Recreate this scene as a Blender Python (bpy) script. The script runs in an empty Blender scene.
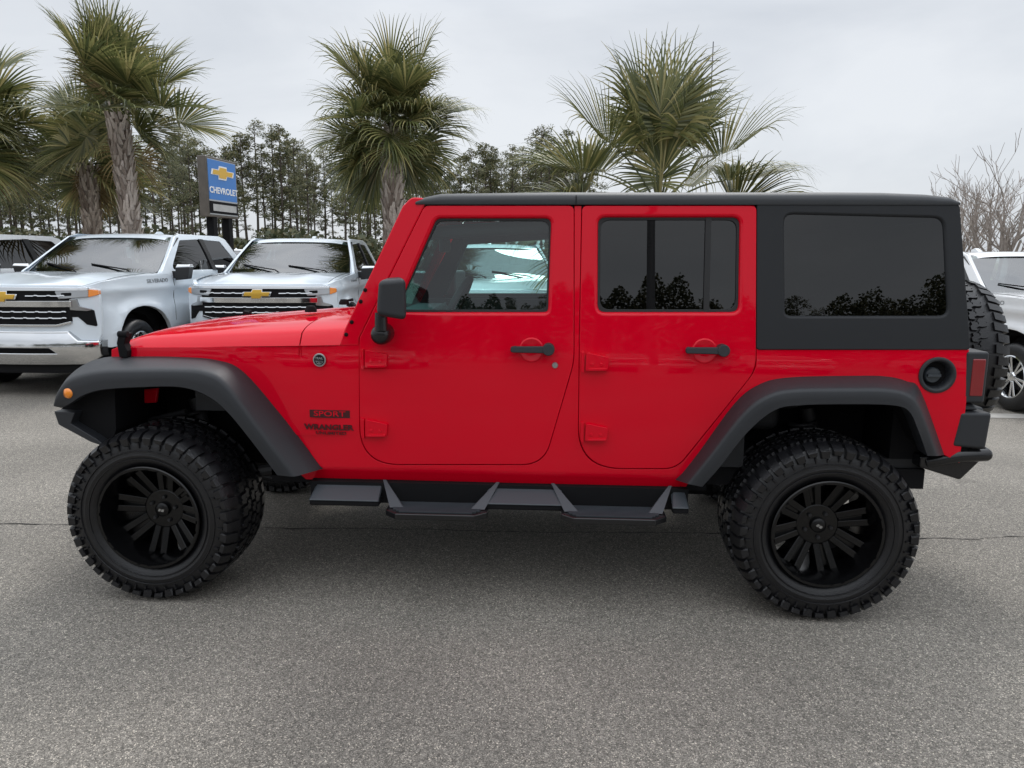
import bpy, bmesh, math, random
from mathutils import Vector, Matrix
from mathutils.geometry import tessellate_polygon
PI = math.pi
rad = math.radians
sc = bpy.context.scene
COL = sc.collection

# ------------------------------------------------------------ camera
F_PX = 740.0
CAM = Vector((0.30, -3.98, 1.535))
YAW, PITCH, ROLL = rad(3.18), rad(9.7), rad(0.28)
fw = Vector((-math.sin(YAW) * math.cos(PITCH), math.cos(YAW) * math.cos(PITCH), -math.sin(PITCH)))
rt = Vector((math.cos(YAW), math.sin(YAW), 0))
up = rt.cross(fw)
rt, up = math.cos(ROLL) * rt + math.sin(ROLL) * up, -math.sin(ROLL) * rt + math.cos(ROLL) * up
cd = bpy.data.cameras.new('camera')
cam = bpy.data.objects.new('camera', cd)
COL.objects.link(cam)
m = Matrix((rt, up, -fw)).transposed().to_4x4()
m.translation = CAM
cam.matrix_world = m
cd.sensor_width = 36.0
cd.lens = F_PX / 1024 * 36.0
cd.clip_start = 0.05
cd.clip_end = 3000
sc.camera = cam

# ------------------------------------------------------------ world: overcast sky
SUN_EL, SUN_AZ = rad(50), rad(12)
w = bpy.data.worlds.new('World')
sc.world = w
w.use_nodes = True
nt = w.node_tree
nt.nodes.clear()
N = nt.nodes.new
L = nt.links.new
out = N('ShaderNodeOutputWorld'); bg = N('ShaderNodeBackground')
sky = N('ShaderNodeTexSky'); sky.sky_type = 'NISHITA'; sky.sun_disc = False
sky.sun_elevation = SUN_EL; sky.sun_rotation = SUN_AZ
tc = N('ShaderNodeTexCoord'); mp = N('ShaderNodeMapping'); mp.inputs['Scale'].default_value = (1, 1, 3.2)
n1 = N('ShaderNodeTexNoise'); n1.inputs['Scale'].default_value = 1.7; n1.inputs['Detail'].default_value = 7
n1.inputs['Roughness'].default_value = .52; n1.inputs['Distortion'].default_value = .35
cr = N('ShaderNodeValToRGB')
cr.color_ramp.elements[0].position = .34; cr.color_ramp.elements[0].color = (6.1, 6.5, 7.1, 1)
cr.color_ramp.elements[1].position = .66; cr.color_ramp.elements[1].color = (8.3, 8.6, 9.0, 1)
sx = N('ShaderNodeSeparateXYZ')
zr = N('ShaderNodeMapRange'); zr.inputs['From Min'].default_value = .28; zr.inputs['From Max'].default_value = 1
zr.inputs['To Min'].default_value = 1.0; zr.inputs['To Max'].default_value = 2.7
mul = N('ShaderNodeMix'); mul.data_type = 'RGBA'; mul.blend_type = 'MULTIPLY'; mul.inputs[0].default_value = 1
mx = N('ShaderNodeMix'); mx.data_type = 'RGBA'; mx.inputs[0].default_value = .93
L(tc.outputs['Generated'], mp.inputs[0]); L(mp.outputs[0], n1.inputs['Vector']); L(n1.outputs['Fac'], cr.inputs[0])
L(tc.outputs['Generated'], sx.inputs[0]); L(sx.outputs['Z'], zr.inputs['Value'])
L(cr.outputs[0], mul.inputs[6]); L(zr.outputs[0], mul.inputs[7])
L(sky.outputs[0], mx.inputs[6]); L(mul.outputs[2], mx.inputs[7])
L(mx.outputs[2], bg.inputs[0]); bg.inputs[1].default_value = .1; L(bg.outputs[0], out.inputs[0])

sd = bpy.data.lights.new('sun', 'SUN'); sd.energy = 1.3; sd.angle = rad(20); sd.color = (1, .97, .93)
so = bpy.data.objects.new('sun', sd); COL.objects.link(so)
sdir = Vector((math.sin(SUN_AZ) * math.cos(SUN_EL), math.cos(SUN_AZ) * math.cos(SUN_EL), math.sin(SUN_EL)))
so.rotation_euler = sdir.to_track_quat('Z', 'Y').to_euler()
so.location = (0, 0, 30)

sc.view_settings.view_transform = 'Standard'
sc.view_settings.look = 'None'
sc.view_settings.exposure = 0.0
sc.view_settings.gamma = 1
sc.render.engine = 'CYCLES'
sc.cycles.max_bounces = 8
sc.cycles.transparent_max_bounces = 16

# ------------------------------------------------------------ materials
def mat(name, col, rough=.5, metal=0, coat=0, coat_r=.03, spec=.5, var=0, vscale=8, bump=0, bscale=60, emit=None, es=1, rv=0):
    m = bpy.data.materials.new(name); m.use_nodes = True
    t = m.node_tree; b = t.nodes['Principled BSDF']
    b.inputs['Base Color'].default_value = (*col, 1)
    b.inputs['Roughness'].default_value = rough; b.inputs['Metallic'].default_value = metal
    b.inputs['Coat Weight'].default_value = coat; b.inputs['Coat Roughness'].default_value = coat_r
    if coat: b.inputs['Coat IOR'].default_value = 1.42
    b.inputs['Specular IOR Level'].default_value = spec
    if emit: b.inputs['Emission Color'].default_value = (*emit, 1); b.inputs['Emission Strength'].default_value = es
    tcn = t.nodes.new('ShaderNodeTexCoord')
    if var or rv:
        n = t.nodes.new('ShaderNodeTexNoise'); n.inputs['Scale'].default_value = vscale; n.inputs['Detail'].default_value = 5
        t.links.new(tcn.outputs['Object'], n.inputs['Vector'])
        if var:
            r = t.nodes.new('ShaderNodeMapRange'); r.inputs['From Min'].default_value = .3; r.inputs['From Max'].default_value = .7
            r.inputs['To Min'].default_value = 1 - var; r.inputs['To Max'].default_value = 1 + var
            mm = t.nodes.new('ShaderNodeMix'); mm.data_type = 'RGBA'; mm.blend_type = 'MULTIPLY'; mm.inputs[0].default_value = 1
            mm.inputs[6].default_value = (*col, 1)
            t.links.new(n.outputs['Fac'], r.inputs['Value']); t.links.new(r.outputs[0], mm.inputs[7]); t.links.new(mm.outputs[2], b.inputs['Base Color'])
        if rv:
            r2 = t.nodes.new('ShaderNodeMapRange'); r2.inputs['From Min'].default_value = .3; r2.inputs['From Max'].default_value = .7
            r2.inputs['To Min'].default_value = rough - rv; r2.inputs['To Max'].default_value = rough + rv
            t.links.new(n.outputs['Fac'], r2.inputs['Value']); t.links.new(r2.outputs[0], b.inputs['Roughness'])
    if bump:
        n2 = t.nodes.new('ShaderNodeTexNoise'); n2.inputs['Scale'].default_value = bscale; n2.inputs['Detail'].default_value = 3
        bp = t.nodes.new('ShaderNodeBump'); bp.inputs['Strength'].default_value = bump; bp.inputs['Distance'].default_value = .01
        t.links.new(tcn.outputs['Object'], n2.inputs['Vector']); t.links.new(n2.outputs['Fac'], bp.inputs['Height']); t.links.new(bp.outputs[0], b.inputs['Normal'])
    return m

def glass_mat(name, tint, refl=1.5, rough=0.0):
    m = bpy.data.materials.new(name); m.use_nodes = True
    t = m.node_tree; t.nodes.clear()
    o = t.nodes.new('ShaderNodeOutputMaterial'); tr = t.nodes.new('ShaderNodeBsdfTransparent'); gl = t.nodes.new('ShaderNodeBsdfGlossy')
    fr = t.nodes.new('ShaderNodeFresnel'); ge = t.nodes.new('ShaderNodeNewGeometry'); mp_ = t.nodes.new('ShaderNodeMapRange')
    mp_.inputs['To Min'].default_value = refl; mp_.inputs['To Max'].default_value = 1 / refl
    t.links.new(ge.outputs['Backfacing'], mp_.inputs['Value']); t.links.new(mp_.outputs[0], fr.inputs['IOR']); mi = t.nodes.new('ShaderNodeMixShader')
    tr.inputs[0].default_value = (*tint, 1); gl.inputs['Roughness'].default_value = rough
    t.links.new(fr.outputs[0], mi.inputs[0]); t.links.new(tr.outputs[0], mi.inputs[1]); t.links.new(gl.outputs[0], mi.inputs[2]); t.links.new(mi.outputs[0], o.inputs[0])
    return m

M = {}
M['red'] = mat('red_paint', (.66, .0002, .016), .45, coat=.75, coat_r=.03, spec=0)
M['red_dark'] = mat('decal_dark_red', (.05, .002, .004), .45)
M['plastic'] = mat('black_plastic', (.018, .020, .024), .52, spec=.5, bump=.15, bscale=900)
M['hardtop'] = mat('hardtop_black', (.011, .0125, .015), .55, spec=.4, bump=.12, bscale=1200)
M['roof'] = mat('hardtop_black_skylit', (.030, .033, .037), .5, spec=.5, bump=.12, bscale=1200)  # hard top black again, base paled in place of sky reflected on the roof
M['rubber'] = mat('tyre_rubber', (.0065, .0065, .0078), .36, spec=.5, var=.25, vscale=14, bump=.2, bscale=160)
M['rim'] = mat('gloss_black_rim', (.002, .002, .0024), .25, spec=.4)
M['black'] = mat('matt_black', (.006, .006, .007), .8, spec=.2)
M['steel'] = mat('dark_steel', (.03, .03, .032), .55, metal=.3)
M['step'] = mat('step_grey', (.042, .050, .058), .45, spec=.5, rv=.05)
M['gloss'] = mat('gloss_black', (.01, .01, .011), .18)
M['seal'] = mat('window_seal', (.012, .012, .013), .6)
M['chrome'] = mat('chrome', (.72, .73, .74), .1, metal=1)
M['silver'] = mat('satin_silver', (.45, .46, .47), .3, metal=1)
M['amber'] = mat('amber_lens', (.90, .26, .01), .15, coat=1)
M['redlens'] = mat('red_lens', (.22, .004, .008), .15, coat=1)
M['clearglass'] = glass_mat('tinted_clear_glass', (.62, .82, .80), 1.8)
M['darkglass'] = glass_mat('privacy_glass', (.035, .037, .04), 1.72)
M['wsglass'] = glass_mat('windshield_glass', (.26, .34, .32), 3.3)
M['interior'] = mat('interior_black', (.02, .021, .023), .7)
M['interior_grey'] = mat('interior_grey', (.09, .095, .10), .7)
M['truckpaint'] = mat('pale_blue_silver_paint', (.74, .81, .87), .35, metal=0, coat=1, coat_r=.04)
M['whitepaint'] = mat('white_paint', (.80, .81, .82), .4, coat=1, coat_r=.04)
M['gold'] = mat('gold_emblem', (.70, .42, .06), .3, metal=.5)
M['signblue'] = mat('sign_blue', (.004, .13, .42), .35, coat=.4, emit=(.004, .13, .42), es=.15)
M['signwhite'] = mat('sign_white', (.82, .83, .84), .4)
M['signframe'] = mat('sign_bronze', (.10, .085, .07), .5, var=.2, vscale=3)
M['signgrey'] = mat('sign_grey', (.42, .42, .41), .5, var=.1, vscale=6)
M['headlight'] = glass_mat('lamp_lens', (.8, .82, .84), 1.5)
M['concrete'] = mat('concrete', (.42, .40, .37), .85, var=.15, vscale=3, bump=.3, bscale=40)
M['pole'] = mat('pole_metal', (.16, .16, .17), .5, metal=.5)
M['bark_pine'] = mat('pine_bark', (.085, .068, .055), .95, var=.4, vscale=4)
M['bark_bare'] = mat('grey_bark', (.30, .26, .23), .95, var=.3, vscale=10)
M['grass'] = mat('grass', (.07, .085, .03), .95, var=.4, vscale=.6)

def leaf_mat(name, stops, rough=.55, trans=.25):
    m = bpy.data.materials.new(name); m.use_nodes = True
    t = m.node_tree; b = t.nodes['Principled BSDF']; g = t.nodes.new('ShaderNodeNewGeometry'); r = t.nodes.new('ShaderNodeValToRGB')
    els = r.color_ramp.elements
    for i, (p, c) in enumerate(stops):
        e = els[i] if i < 2 else els.new(p)
        e.position = p; e.color = (*c, 1)
    t.links.new(g.outputs['Random Per Island'], r.inputs[0]); t.links.new(r.outputs[0], b.inputs['Base Color'])
    b.inputs['Roughness'].default_value = rough
    tl = t.nodes.new('ShaderNodeBsdfTranslucent'); t.links.new(r.outputs[0], tl.inputs[0])
    mi = t.nodes.new('ShaderNodeMixShader'); mi.inputs[0].default_value = trans
    t.links.new(b.outputs[0], mi.inputs[1]); t.links.new(tl.outputs[0], mi.inputs[2])
    t.links.new(mi.outputs[0], t.nodes['Material Output'].inputs[0])
    return m
M['palm'] = leaf_mat('palm_leaf', [(0, (.06, .075, .028)), (1, (.42, .36, .16)), (.45, (.14, .155, .055)), (.8, (.25, .24, .09))], .38, .3)
M['palm_dead'] = leaf_mat('palm_dead_leaf', [(0, (.16, .11, .045)), (1, (.34, .26, .12))], .7, .2)
M['needle'] = leaf_mat('pine_needles', [(0, (.06, .07, .035)), (1, (.24, .21, .11)), (.5, (.12, .13, .065))], .8, .25)
M['bushleaf'] = leaf_mat('bush_leaf', [(0, (.04, .05, .025)), (1, (.15, .13, .065)), (.5, (.075, .085, .04))], .7, .2)
def bark_palm():
    m = mat('palm_bark', (.22, .18, .15), .95, bump=.6, bscale=30)
    t = m.node_tree; b = t.nodes['Principled BSDF']; g = t.nodes.new('ShaderNodeNewGeometry'); r = t.nodes.new('ShaderNodeValToRGB')
    r.color_ramp.elements[0].color = (.20, .15, .12, 1); r.color_ramp.elements[1].color = (.62, .53, .46, 1)
    t.links.new(g.outputs['Random Per Island'], r.inputs[0]); t.links.new(r.outputs[0], b.inputs['Base Color'])
    return m
M['bark_palm'] = bark_palm()

def asphalt():
    m = bpy.data.materials.new('asphalt'); m.use_nodes = True
    t = m.node_tree; b = t.nodes['Principled BSDF']; n = t.nodes.new; l = t.links.new
    geo = n('ShaderNodeNewGeometry')
    vo = n('ShaderNodeTexVoronoi'); vo.inputs['Scale'].default_value = 290
    vo2 = n('ShaderNodeTexVoronoi'); vo2.inputs['Scale'].default_value = 110
    no = n('ShaderNodeTexNoise'); no.inputs['Scale'].default_value = .7; no.inputs['Detail'].default_value = 6
    no3 = n('ShaderNodeTexNoise'); no3.inputs['Scale'].default_value = 45; no3.inputs['Detail'].default_value = 4; no3.inputs['Roughness'].default_value = .7
    for v in (vo, vo2, no, no3): l(geo.outputs['Position'], v.inputs['Vector'])
    sep = n('ShaderNodeSeparateColor'); l(vo.outputs['Color'], sep.inputs[0])
    r = n('ShaderNodeValToRGB'); e = r.color_ramp.elements
    e[0].position = 0; e[0].color = (.082, .075, .065, 1); e[1].position = 1; e[1].color = (.66, .59, .49, 1)
    for p, c in ((.35, .165), (.72, .235), (.93, .33)):
        q = e.new(p); q.color = (c, c * .92, c * .80, 1)
    l(sep.outputs[0], r.inputs[0])
    sep2 = n('ShaderNodeSeparateColor'); l(vo2.outputs['Color'], sep2.inputs[0])
    mr2 = n('ShaderNodeMapRange'); mr2.inputs['To Min'].default_value = .78; mr2.inputs['To Max'].default_value = 1.24; l(sep2.outputs[1], mr2.inputs['Value'])
    mr = n('ShaderNodeMapRange'); mr.inputs['From Min'].default_value = .3; mr.inputs['From Max'].default_value = .7
    mr.inputs['To Min'].default_value = .80; mr.inputs['To Max'].default_value = 1.18; l(no.outputs['Fac'], mr.inputs['Value'])
    mr3 = n('ShaderNodeMapRange'); mr3.inputs['From Min'].default_value = .3; mr3.inputs['From Max'].default_value = .7
    mr3.inputs['To Min'].default_value = .86; mr3.inputs['To Max'].default_value = 1.14; l(no3.outputs['Fac'], mr3.inputs['Value'])
    m1 = n('ShaderNodeMath'); m1.operation = 'MULTIPLY'; l(mr.outputs[0], m1.inputs[0]); l(mr2.outputs[0], m1.inputs[1])
    m2 = n('ShaderNodeMath'); m2.operation = 'MULTIPLY'; l(m1.outputs[0], m2.inputs[0]); l(mr3.outputs[0], m2.inputs[1])
    # oil spots and dark stains
    nst = n('ShaderNodeTexNoise'); nst.inputs['Scale'].default_value = 2.6; nst.inputs['Detail'].default_value = 3; l(geo.outputs['Position'], nst.inputs['Vector'])
    mst = n('ShaderNodeMapRange'); mst.inputs['From Min'].default_value = .68; mst.inputs['From Max'].default_value = .76
    mst.inputs['To Min'].default_value = 1; mst.inputs['To Max'].default_value = .72; l(nst.outputs['Fac'], mst.inputs['Value'])
    m3 = n('ShaderNodeMath'); m3.operation = 'MULTIPLY'; l(m2.outputs[0], m3.inputs[0]); l(mst.outputs[0], m3.inputs[1])
    mm = n('ShaderNodeMix'); mm.data_type = 'RGBA'; mm.blend_type = 'MULTIPLY'; mm.inputs[0].default_value = 1
    l(r.outputs[0], mm.inputs[6]); l(m3.outputs[0], mm.inputs[7]); l(mm.outputs[2], b.inputs['Base Color'])
    b.inputs['Roughness'].default_value = .8; b.inputs['Specular IOR Level'].default_value = .35
    bp = n('ShaderNodeBump'); bp.inputs['Strength'].default_value = .55; bp.inputs['Distance'].default_value = .004
    l(vo.outputs['Distance'], bp.inputs['Height']); bp.invert = True; l(bp.outputs[0], b.inputs['Normal'])
    return m
M['asphalt'] = asphalt()

# ------------------------------------------------------------ object helpers
def mobj(name, verts, faces, mt, parent=None, normals=None, smooth=True):
    me = bpy.data.meshes.new(name)
    me.from_pydata([tuple(v) for v in verts], [], faces)
    me.materials.append(mt)
    if smooth: me.polygons.foreach_set('use_smooth', [True] * len(me.polygons))
    me.update()
    if normals: me.normals_split_custom_set_from_vertices([tuple(n) for n in normals])
    o = bpy.data.objects.new(name, me); COL.objects.link(o)
    if parent: o.parent = parent
    return o
def empty(name, loc=(0, 0, 0), rz=0, parent=None):
    o = bpy.data.objects.new(name, None); COL.objects.link(o); o.location = loc; o.rotation_euler = (0, 0, rz)
    o.empty_display_size = .3
    if parent: o.parent = parent
    return o
def tag(o, label=None, cat=None, group=None, kind=None):
    for k, v in (('label', label), ('category', cat), ('group', group), ('kind', kind)):
        if v: o[k] = v
    return o
def copy_tree(o, parent=None):
    c = o.copy(); COL.objects.link(c)
    if parent: c.parent = parent
    for ch in list(o.children): copy_tree(ch, c)
    return c
def bevel(o, wdt=.004, seg=2, ang=35):
    b = o.modifiers.new('b', 'BEVEL'); b.width = wdt; b.segments = seg; b.limit_method = 'ANGLE'; b.angle_limit = rad(ang)
    b.harden_normals = True
    return o

class MB:
    def __init__(s): s.v = []; s.f = []
    def add(s, vs, fs):
        n = len(s.v); s.v += [tuple(v) for v in vs]; s.f += [tuple(i + n for i in f) for f in fs]
    def box(s, x0, x1, y0, y1, z0, z1):
        x0, x1 = sorted((x0, x1)); y0, y1 = sorted((y0, y1)); z0, z1 = sorted((z0, z1))
        s.hexa([(x0, y0, z0), (x1, y0, z0), (x1, y1, z0), (x0, y1, z0), (x0, y0, z1), (x1, y0, z1), (x1, y1, z1), (x0, y1, z1)])
    def hexa(s, p):
        s.add(p, [(0, 3, 2, 1), (4, 5, 6, 7), (0, 1, 5, 4), (1, 2, 6, 5), (2, 3, 7, 6), (3, 0, 4, 7)])
    def prism(s, poly, fmap, d0, d1):   # poly 2D; fmap(a,b,d) -> 3D
        n = len(poly)
        s.add([fmap(a, b, d0) for a, b in poly] + [fmap(a, b, d1) for a, b in poly],
              [tuple(range(n)), tuple(range(2 * n - 1, n - 1, -1))] + [(i, i + n, (i + 1) % n + n, (i + 1) % n) for i in range(n)])
    def tube(s, pts, r, n=8, cap=True):
        pts = [Vector(p) for p in pts]; k = len(pts); rings = []
        ref = None
        for i, p in enumerate(pts):
            t = (pts[min(i + 1, k - 1)] - pts[max(i - 1, 0)]).normalized()
            if ref is None:
                ref = Vector((0, 0, 1)) if abs(t.z) < .9 else Vector((1, 0, 0))
            a = t.cross(ref).normalized(); b = t.cross(a).normalized(); ref = -b if False else ref
            rr = r[i] if isinstance(r, (list, tuple)) else r
            rings.append([p + rr * (math.cos(2 * PI * j / n) * a + math.sin(2 * PI * j / n) * b) for j in range(n)])
        vs = [v for q in rings for v in q]
        fs = [(i * n + j, i * n + (j + 1) % n, (i + 1) * n + (j + 1) % n, (i + 1) * n + j) for i in range(k - 1) for j in range(n)]
        if cap: fs += [tuple(range(n - 1, -1, -1)), tuple((k - 1) * n + j for j in range(n))]
        s.add(vs, fs)
    def lathe(s, prof, axis='y', n=48, c=(0, 0, 0)):   # prof [(r, h)]
        vs = []
        for r, h in prof:
            for j in range(n):
                a = 2 * PI * j / n; ca, sa = r * math.cos(a), r * math.sin(a)
                v = {'y': (ca, h, sa), 'z': (ca, sa, h), 'x': (h, ca, sa)}[axis]
                vs.append((v[0] + c[0], v[1] + c[1], v[2] + c[2]))
        s.add(vs, [(i * n + j, i * n + (j + 1) % n, (i + 1) * n + (j + 1) % n, (i + 1) * n + j) for i in range(len(prof) - 1) for j in range(n)])
    def build(s, name, mt, parent=None, smooth=False, fix=True, ang=None):
        o = mobj(name, s.v, s.f, mt, parent, smooth=smooth)
        if fix:
            bm = bmesh.new(); bm.from_mesh(o.data); bmesh.ops.recalc_face_normals(bm, faces=bm.faces); bm.to_mesh(o.data); bm.free()
        if smooth and ang: o.data.set_sharp_from_angle(angle=rad(ang))
        return o

def rpoly(pts, r=.02, seg=5):
    """round the corners of a 2D polygon; r scalar or list"""
    out = []; n = len(pts)
    for i in range(n):
        p = Vector(pts[i][:2]); a = Vector(pts[i - 1][:2]); b = Vector(pts[(i + 1) % n][:2])
        rr = r[i] if isinstance(r, (list, tuple)) else r
        da, db = (a - p), (b - p)
        ang = da.angle(db) if da.length > 1e-6 and db.length > 1e-6 else PI
        if rr <= 0 or ang > rad(172): out.append((p.x, p.y)); continue
        t = min(rr / math.tan(ang / 2), da.length * .49, db.length * .49)
        p0 = p + da.normalized() * t; p1 = p + db.normalized() * t
        for k in range(seg + 1):
            u = k / seg; q = p0 * (1 - u) ** 2 + p * 2 * u * (1 - u) + p1 * u * u
            out.append((q.x, q.y))
    return out

def panel(name, outer, holes, fmap, mt, parent=None, step=.06, thick=.02, r=.003, hr=None, stepa=None, back=False):
    """curved sheet: polygon (a,b) with holes laid on fmap(a,b,depth); rounded edges, analytic normals"""
    loops = [outer] + list(holes)
    flat = [Vector((p[0], p[1], 0)) for lp in loops for p in lp]
    tris = tessellate_polygon([[Vector((p[0], p[1], 0)) for p in lp] for lp in loops])
    bm = bmesh.new(); vs = [bm.verts.new(v) for v in flat]
    for t in tris:
        try: bm.faces.new([vs[i] for i in t])
        except ValueError: pass
    for ax, stp in ((1, step), (0, stepa)):
        if not stp: continue
        lo = min(v[ax] for v in flat); hi = max(v[ax] for v in flat)
        k = math.floor(lo / stp) + 1
        while k * stp < hi:
            co = [0, 0, 0]; no = [0, 0, 0]; co[ax] = k * stp; no[ax] = 1
            bmesh.ops.bisect_plane(bm, geom=bm.verts[:] + bm.edges[:] + bm.faces[:], plane_co=co, plane_no=no, dist=1e-5)
            k += 1
    bmesh.ops.recalc_face_normals(bm, faces=bm.faces)
    for f in bm.faces:
        if f.normal.z < 0: f.normal_flip()
    bm.verts.ensure_lookup_table(); bm.verts.index_update()
    e = 1e-4
    def nrm(a, b):
        p = Vector(fmap(a, b, 0)); ta = Vector(fmap(a + e, b, 0)) - p; tb = Vector(fmap(a, b + e, 0)) - p
        dn = p - Vector(fmap(a, b, .01))     # outward
        n = ta.cross(tb)
        if n.dot(dn) < 0: n = -n
        return n.normalized(), ta / e, tb / e
    V = []; Nn = []; F = []
    outn = {}
    for ed in bm.edges:
        if len(ed.link_faces) == 1:
            fc = ed.link_faces[0]; a, b = ed.verts
            d = b.co - a.co; n2 = Vector((d.y, -d.x, 0))
            if n2.length < 1e-9: continue
            n2.normalize()
            if n2.dot(fc.calc_center_median() - a.co) > 0: n2 = -n2
            for v in (a, b): outn.setdefault(v.index, []).append(n2)
    first = set()
    for v in bm.verts:
        V.append(fmap(v.co.x, v.co.y, 0)); Nn.append(nrm(v.co.x, v.co.y)[0])
    for f in bm.faces: F.append([v.index for v in f.verts])
    ob = set((round(p[0], 5), round(p[1], 5)) for h in holes for p in h)
    hbb = [(min(p[0] for p in h) - 1e-4, max(p[0] for p in h) + 1e-4, min(p[1] for p in h) - 1e-4, max(p[1] for p in h) + 1e-4) for h in holes]
    obb = (min(p[0] for p in outer), max(p[0] for p in outer), min(p[1] for p in outer), max(p[1] for p in outer))
    ring = {}
    def segdist(p, lp):
        best = 9
        for i in range(len(lp)):
            a = Vector(lp[i - 1][:2]); b = Vector(lp[i][:2]); ab = b - a
            t = max(0, min(1, (p - a).dot(ab) / max(ab.length_squared, 1e-12)))
            best = min(best, (p - a - ab * t).length)
        return best
    for vi, ns in outn.items():
        v = bm.verts[vi]; n = Vector((0, 0, 0))
        for q in ns: n += q
        n.normalize() if n.length > 1e-6 else None
        k = 1 / max(.5, n.dot(ns[0])) if n.length > .5 else 1
        p2 = Vector((v.co.x, v.co.y))
        rr = r
        if holes and hr and any(segdist(p2, h) < 1e-4 for h in holes): rr = hr
        nn, ta, tb = nrm(v.co.x, v.co.y)
        T = (ta * n.x + tb * n.y).normalized()
        ids = [vi]
        for th, off, dp in ((45, .7 * rr, .3 * rr), (88, rr, rr), (88, rr, max(thick, rr * 1.01))):
            a, b = v.co.x + n.x * off * k, v.co.y + n.y * off * k
            ids.append(len(V)); V.append(fmap(a, b, dp)); Nn.append((nn * math.cos(rad(th)) + T * math.sin(rad(th))).normalized())
        ring[vi] = ids
    for ed in bm.edges:
        if len(ed.link_faces) == 1:
            a, b = ed.verts[0].index, ed.verts[1].index
            if a in ring and b in ring:
                for q in range(3): F.append([ring[a][q], ring[b][q], ring[b][q + 1], ring[a][q + 1]])
    if back:
        base = len(V)
        for v in bm.verts: V.append(fmap(v.co.x, v.co.y, thick)); Nn.append(-Nn[v.index])
        for f in bm.faces: F.append([v.index + base for v in reversed(f.verts)])
    bm.free()
    for i, f in enumerate(F):    # winding to agree with the intended normals
        a, b, c = (Vector(V[f[0]]), Vector(V[f[1]]), Vector(V[f[2]]))
        g = (b - a).cross(c - a)
        if len(f) == 4: g += (c - a).cross(Vector(V[f[3]]) - a)
        s = Vector((0, 0, 0))
        for q in f: s += Vector(Nn[q])
        if g.dot(s) < 0: F[i] = list(reversed(f))
    return mobj(name, V, F, mt, parent, Nn)

def text_obj(name, body, size, mt, parent, fmap, bold=0.0, ext=.002, sx_=1.0, align='CENTER', shear=0):
    """lettering as a mesh; fmap(a,b,d) places glyph coordinates"""
    cu = bpy.data.curves.new(name, 'FONT'); cu.body = body; cu.size = size; cu.extrude = ext; cu.offset = bold
    cu.align_x = align; cu.align_y = 'CENTER'; cu.shear = shear; cu.resolution_u = 3
    o = bpy.data.objects.new(name, cu); COL.objects.link(o)
    dg = bpy.context.evaluated_depsgraph_get()
    me = bpy.data.meshes.new_from_object(o.evaluated_get(dg))
    COL.objects.unlink(o); bpy.data.objects.remove(o)
    for v in me.vertices:
        v.co = fmap(v.co.x * sx_, v.co.y, -v.co.z)
    me.materials.clear(); me.materials.append(mt)
    bm = bmesh.new(); bm.from_mesh(me); bmesh.ops.recalc_face_normals(bm, faces=bm.faces); bm.to_mesh(me); bm.free()
    o = bpy.data.objects.new(name, me); COL.objects.link(o); o.parent = parent
    return o

# picture ray -> point of the plane y = const
def P(u, v, y):
    d = fw + rt * ((u - 512) / F_PX) + up * ((384 - v) / F_PX)
    p = CAM + d * ((y - CAM.y) / d.y)
    return (p.x, p.z)
def G(u, Y, z=0):      # ground spot seen in column u at world depth Y (upright column)
    d = Vector((-math.sin(YAW), math.cos(YAW), 0)) + Vector((math.cos(YAW), math.sin(YAW), 0)) * ((u - 512) / F_PX / math.cos(PITCH))
    t = (Y - CAM.y) / d.y
    return Vector((CAM.x + d.x * t, Y, gz(CAM.x + d.x * t, Y)))

# ------------------------------------------------------------ ground
def gz(x, y):     # the lot falls away gently to the right, behind the red car
    a = max(0, min(1, (y - .9) / 3.0)); b = max(0, min(1, (x + 6) / 11.0))
    a = a * a * (3 - 2 * a); b = b * b * (3 - 2 * b)
    return -(.07 + .20 * b) * a
def sheet(name, x0, x1, y0, y1, nx, ny, z, mt, zf=None):
    vs = []; fs = []
    for j in range(ny + 1):
        for i in range(nx + 1):
            x = x0 + (x1 - x0) * i / nx; y = y0 + (y1 - y0) * j / ny
            vs.append((x, y, z + (zf(x, y) if zf else 0)))
    for j in range(ny):
        for i in range(nx):
            a = j * (nx + 1) + i; fs.append((a, a + 1, a + nx + 2, a + nx + 1))
    return mobj(name, vs, fs, mt)
def axisvals(a, b, f0, f1, stp, far):
    v = [a]; q = a + far
    while q < f0: v.append(q); q += far
    q = f0
    while q <= f1: v.append(q); q += stp
    q = f1 + far
    while q < b: v.append(q); q += far
    v.append(b); return v
gx = axisvals(-600, 600, -6, 10, .5, 60); gy = axisvals(-400, 900, -4, 8, .5, 60)
vs = [(x, y, -.05 if (y > 60 or abs(x) > 100 or y < -55) and False else gz(x, y)) for y in gy for x in gx]
nx = len(gx); fs = [(j * nx + i, j * nx + i + 1, (j + 1) * nx + i + 1, (j + 1) * nx + i) for j in range(len(gy) - 1) for i in range(nx - 1)]
tag(mobj('parking_lot', vs, fs, M['asphalt']), kind='structure')
tag(sheet('grass', -300, 300, 48, 400, 200, 1, .004, M['grass'], gz), kind='structure')

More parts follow.
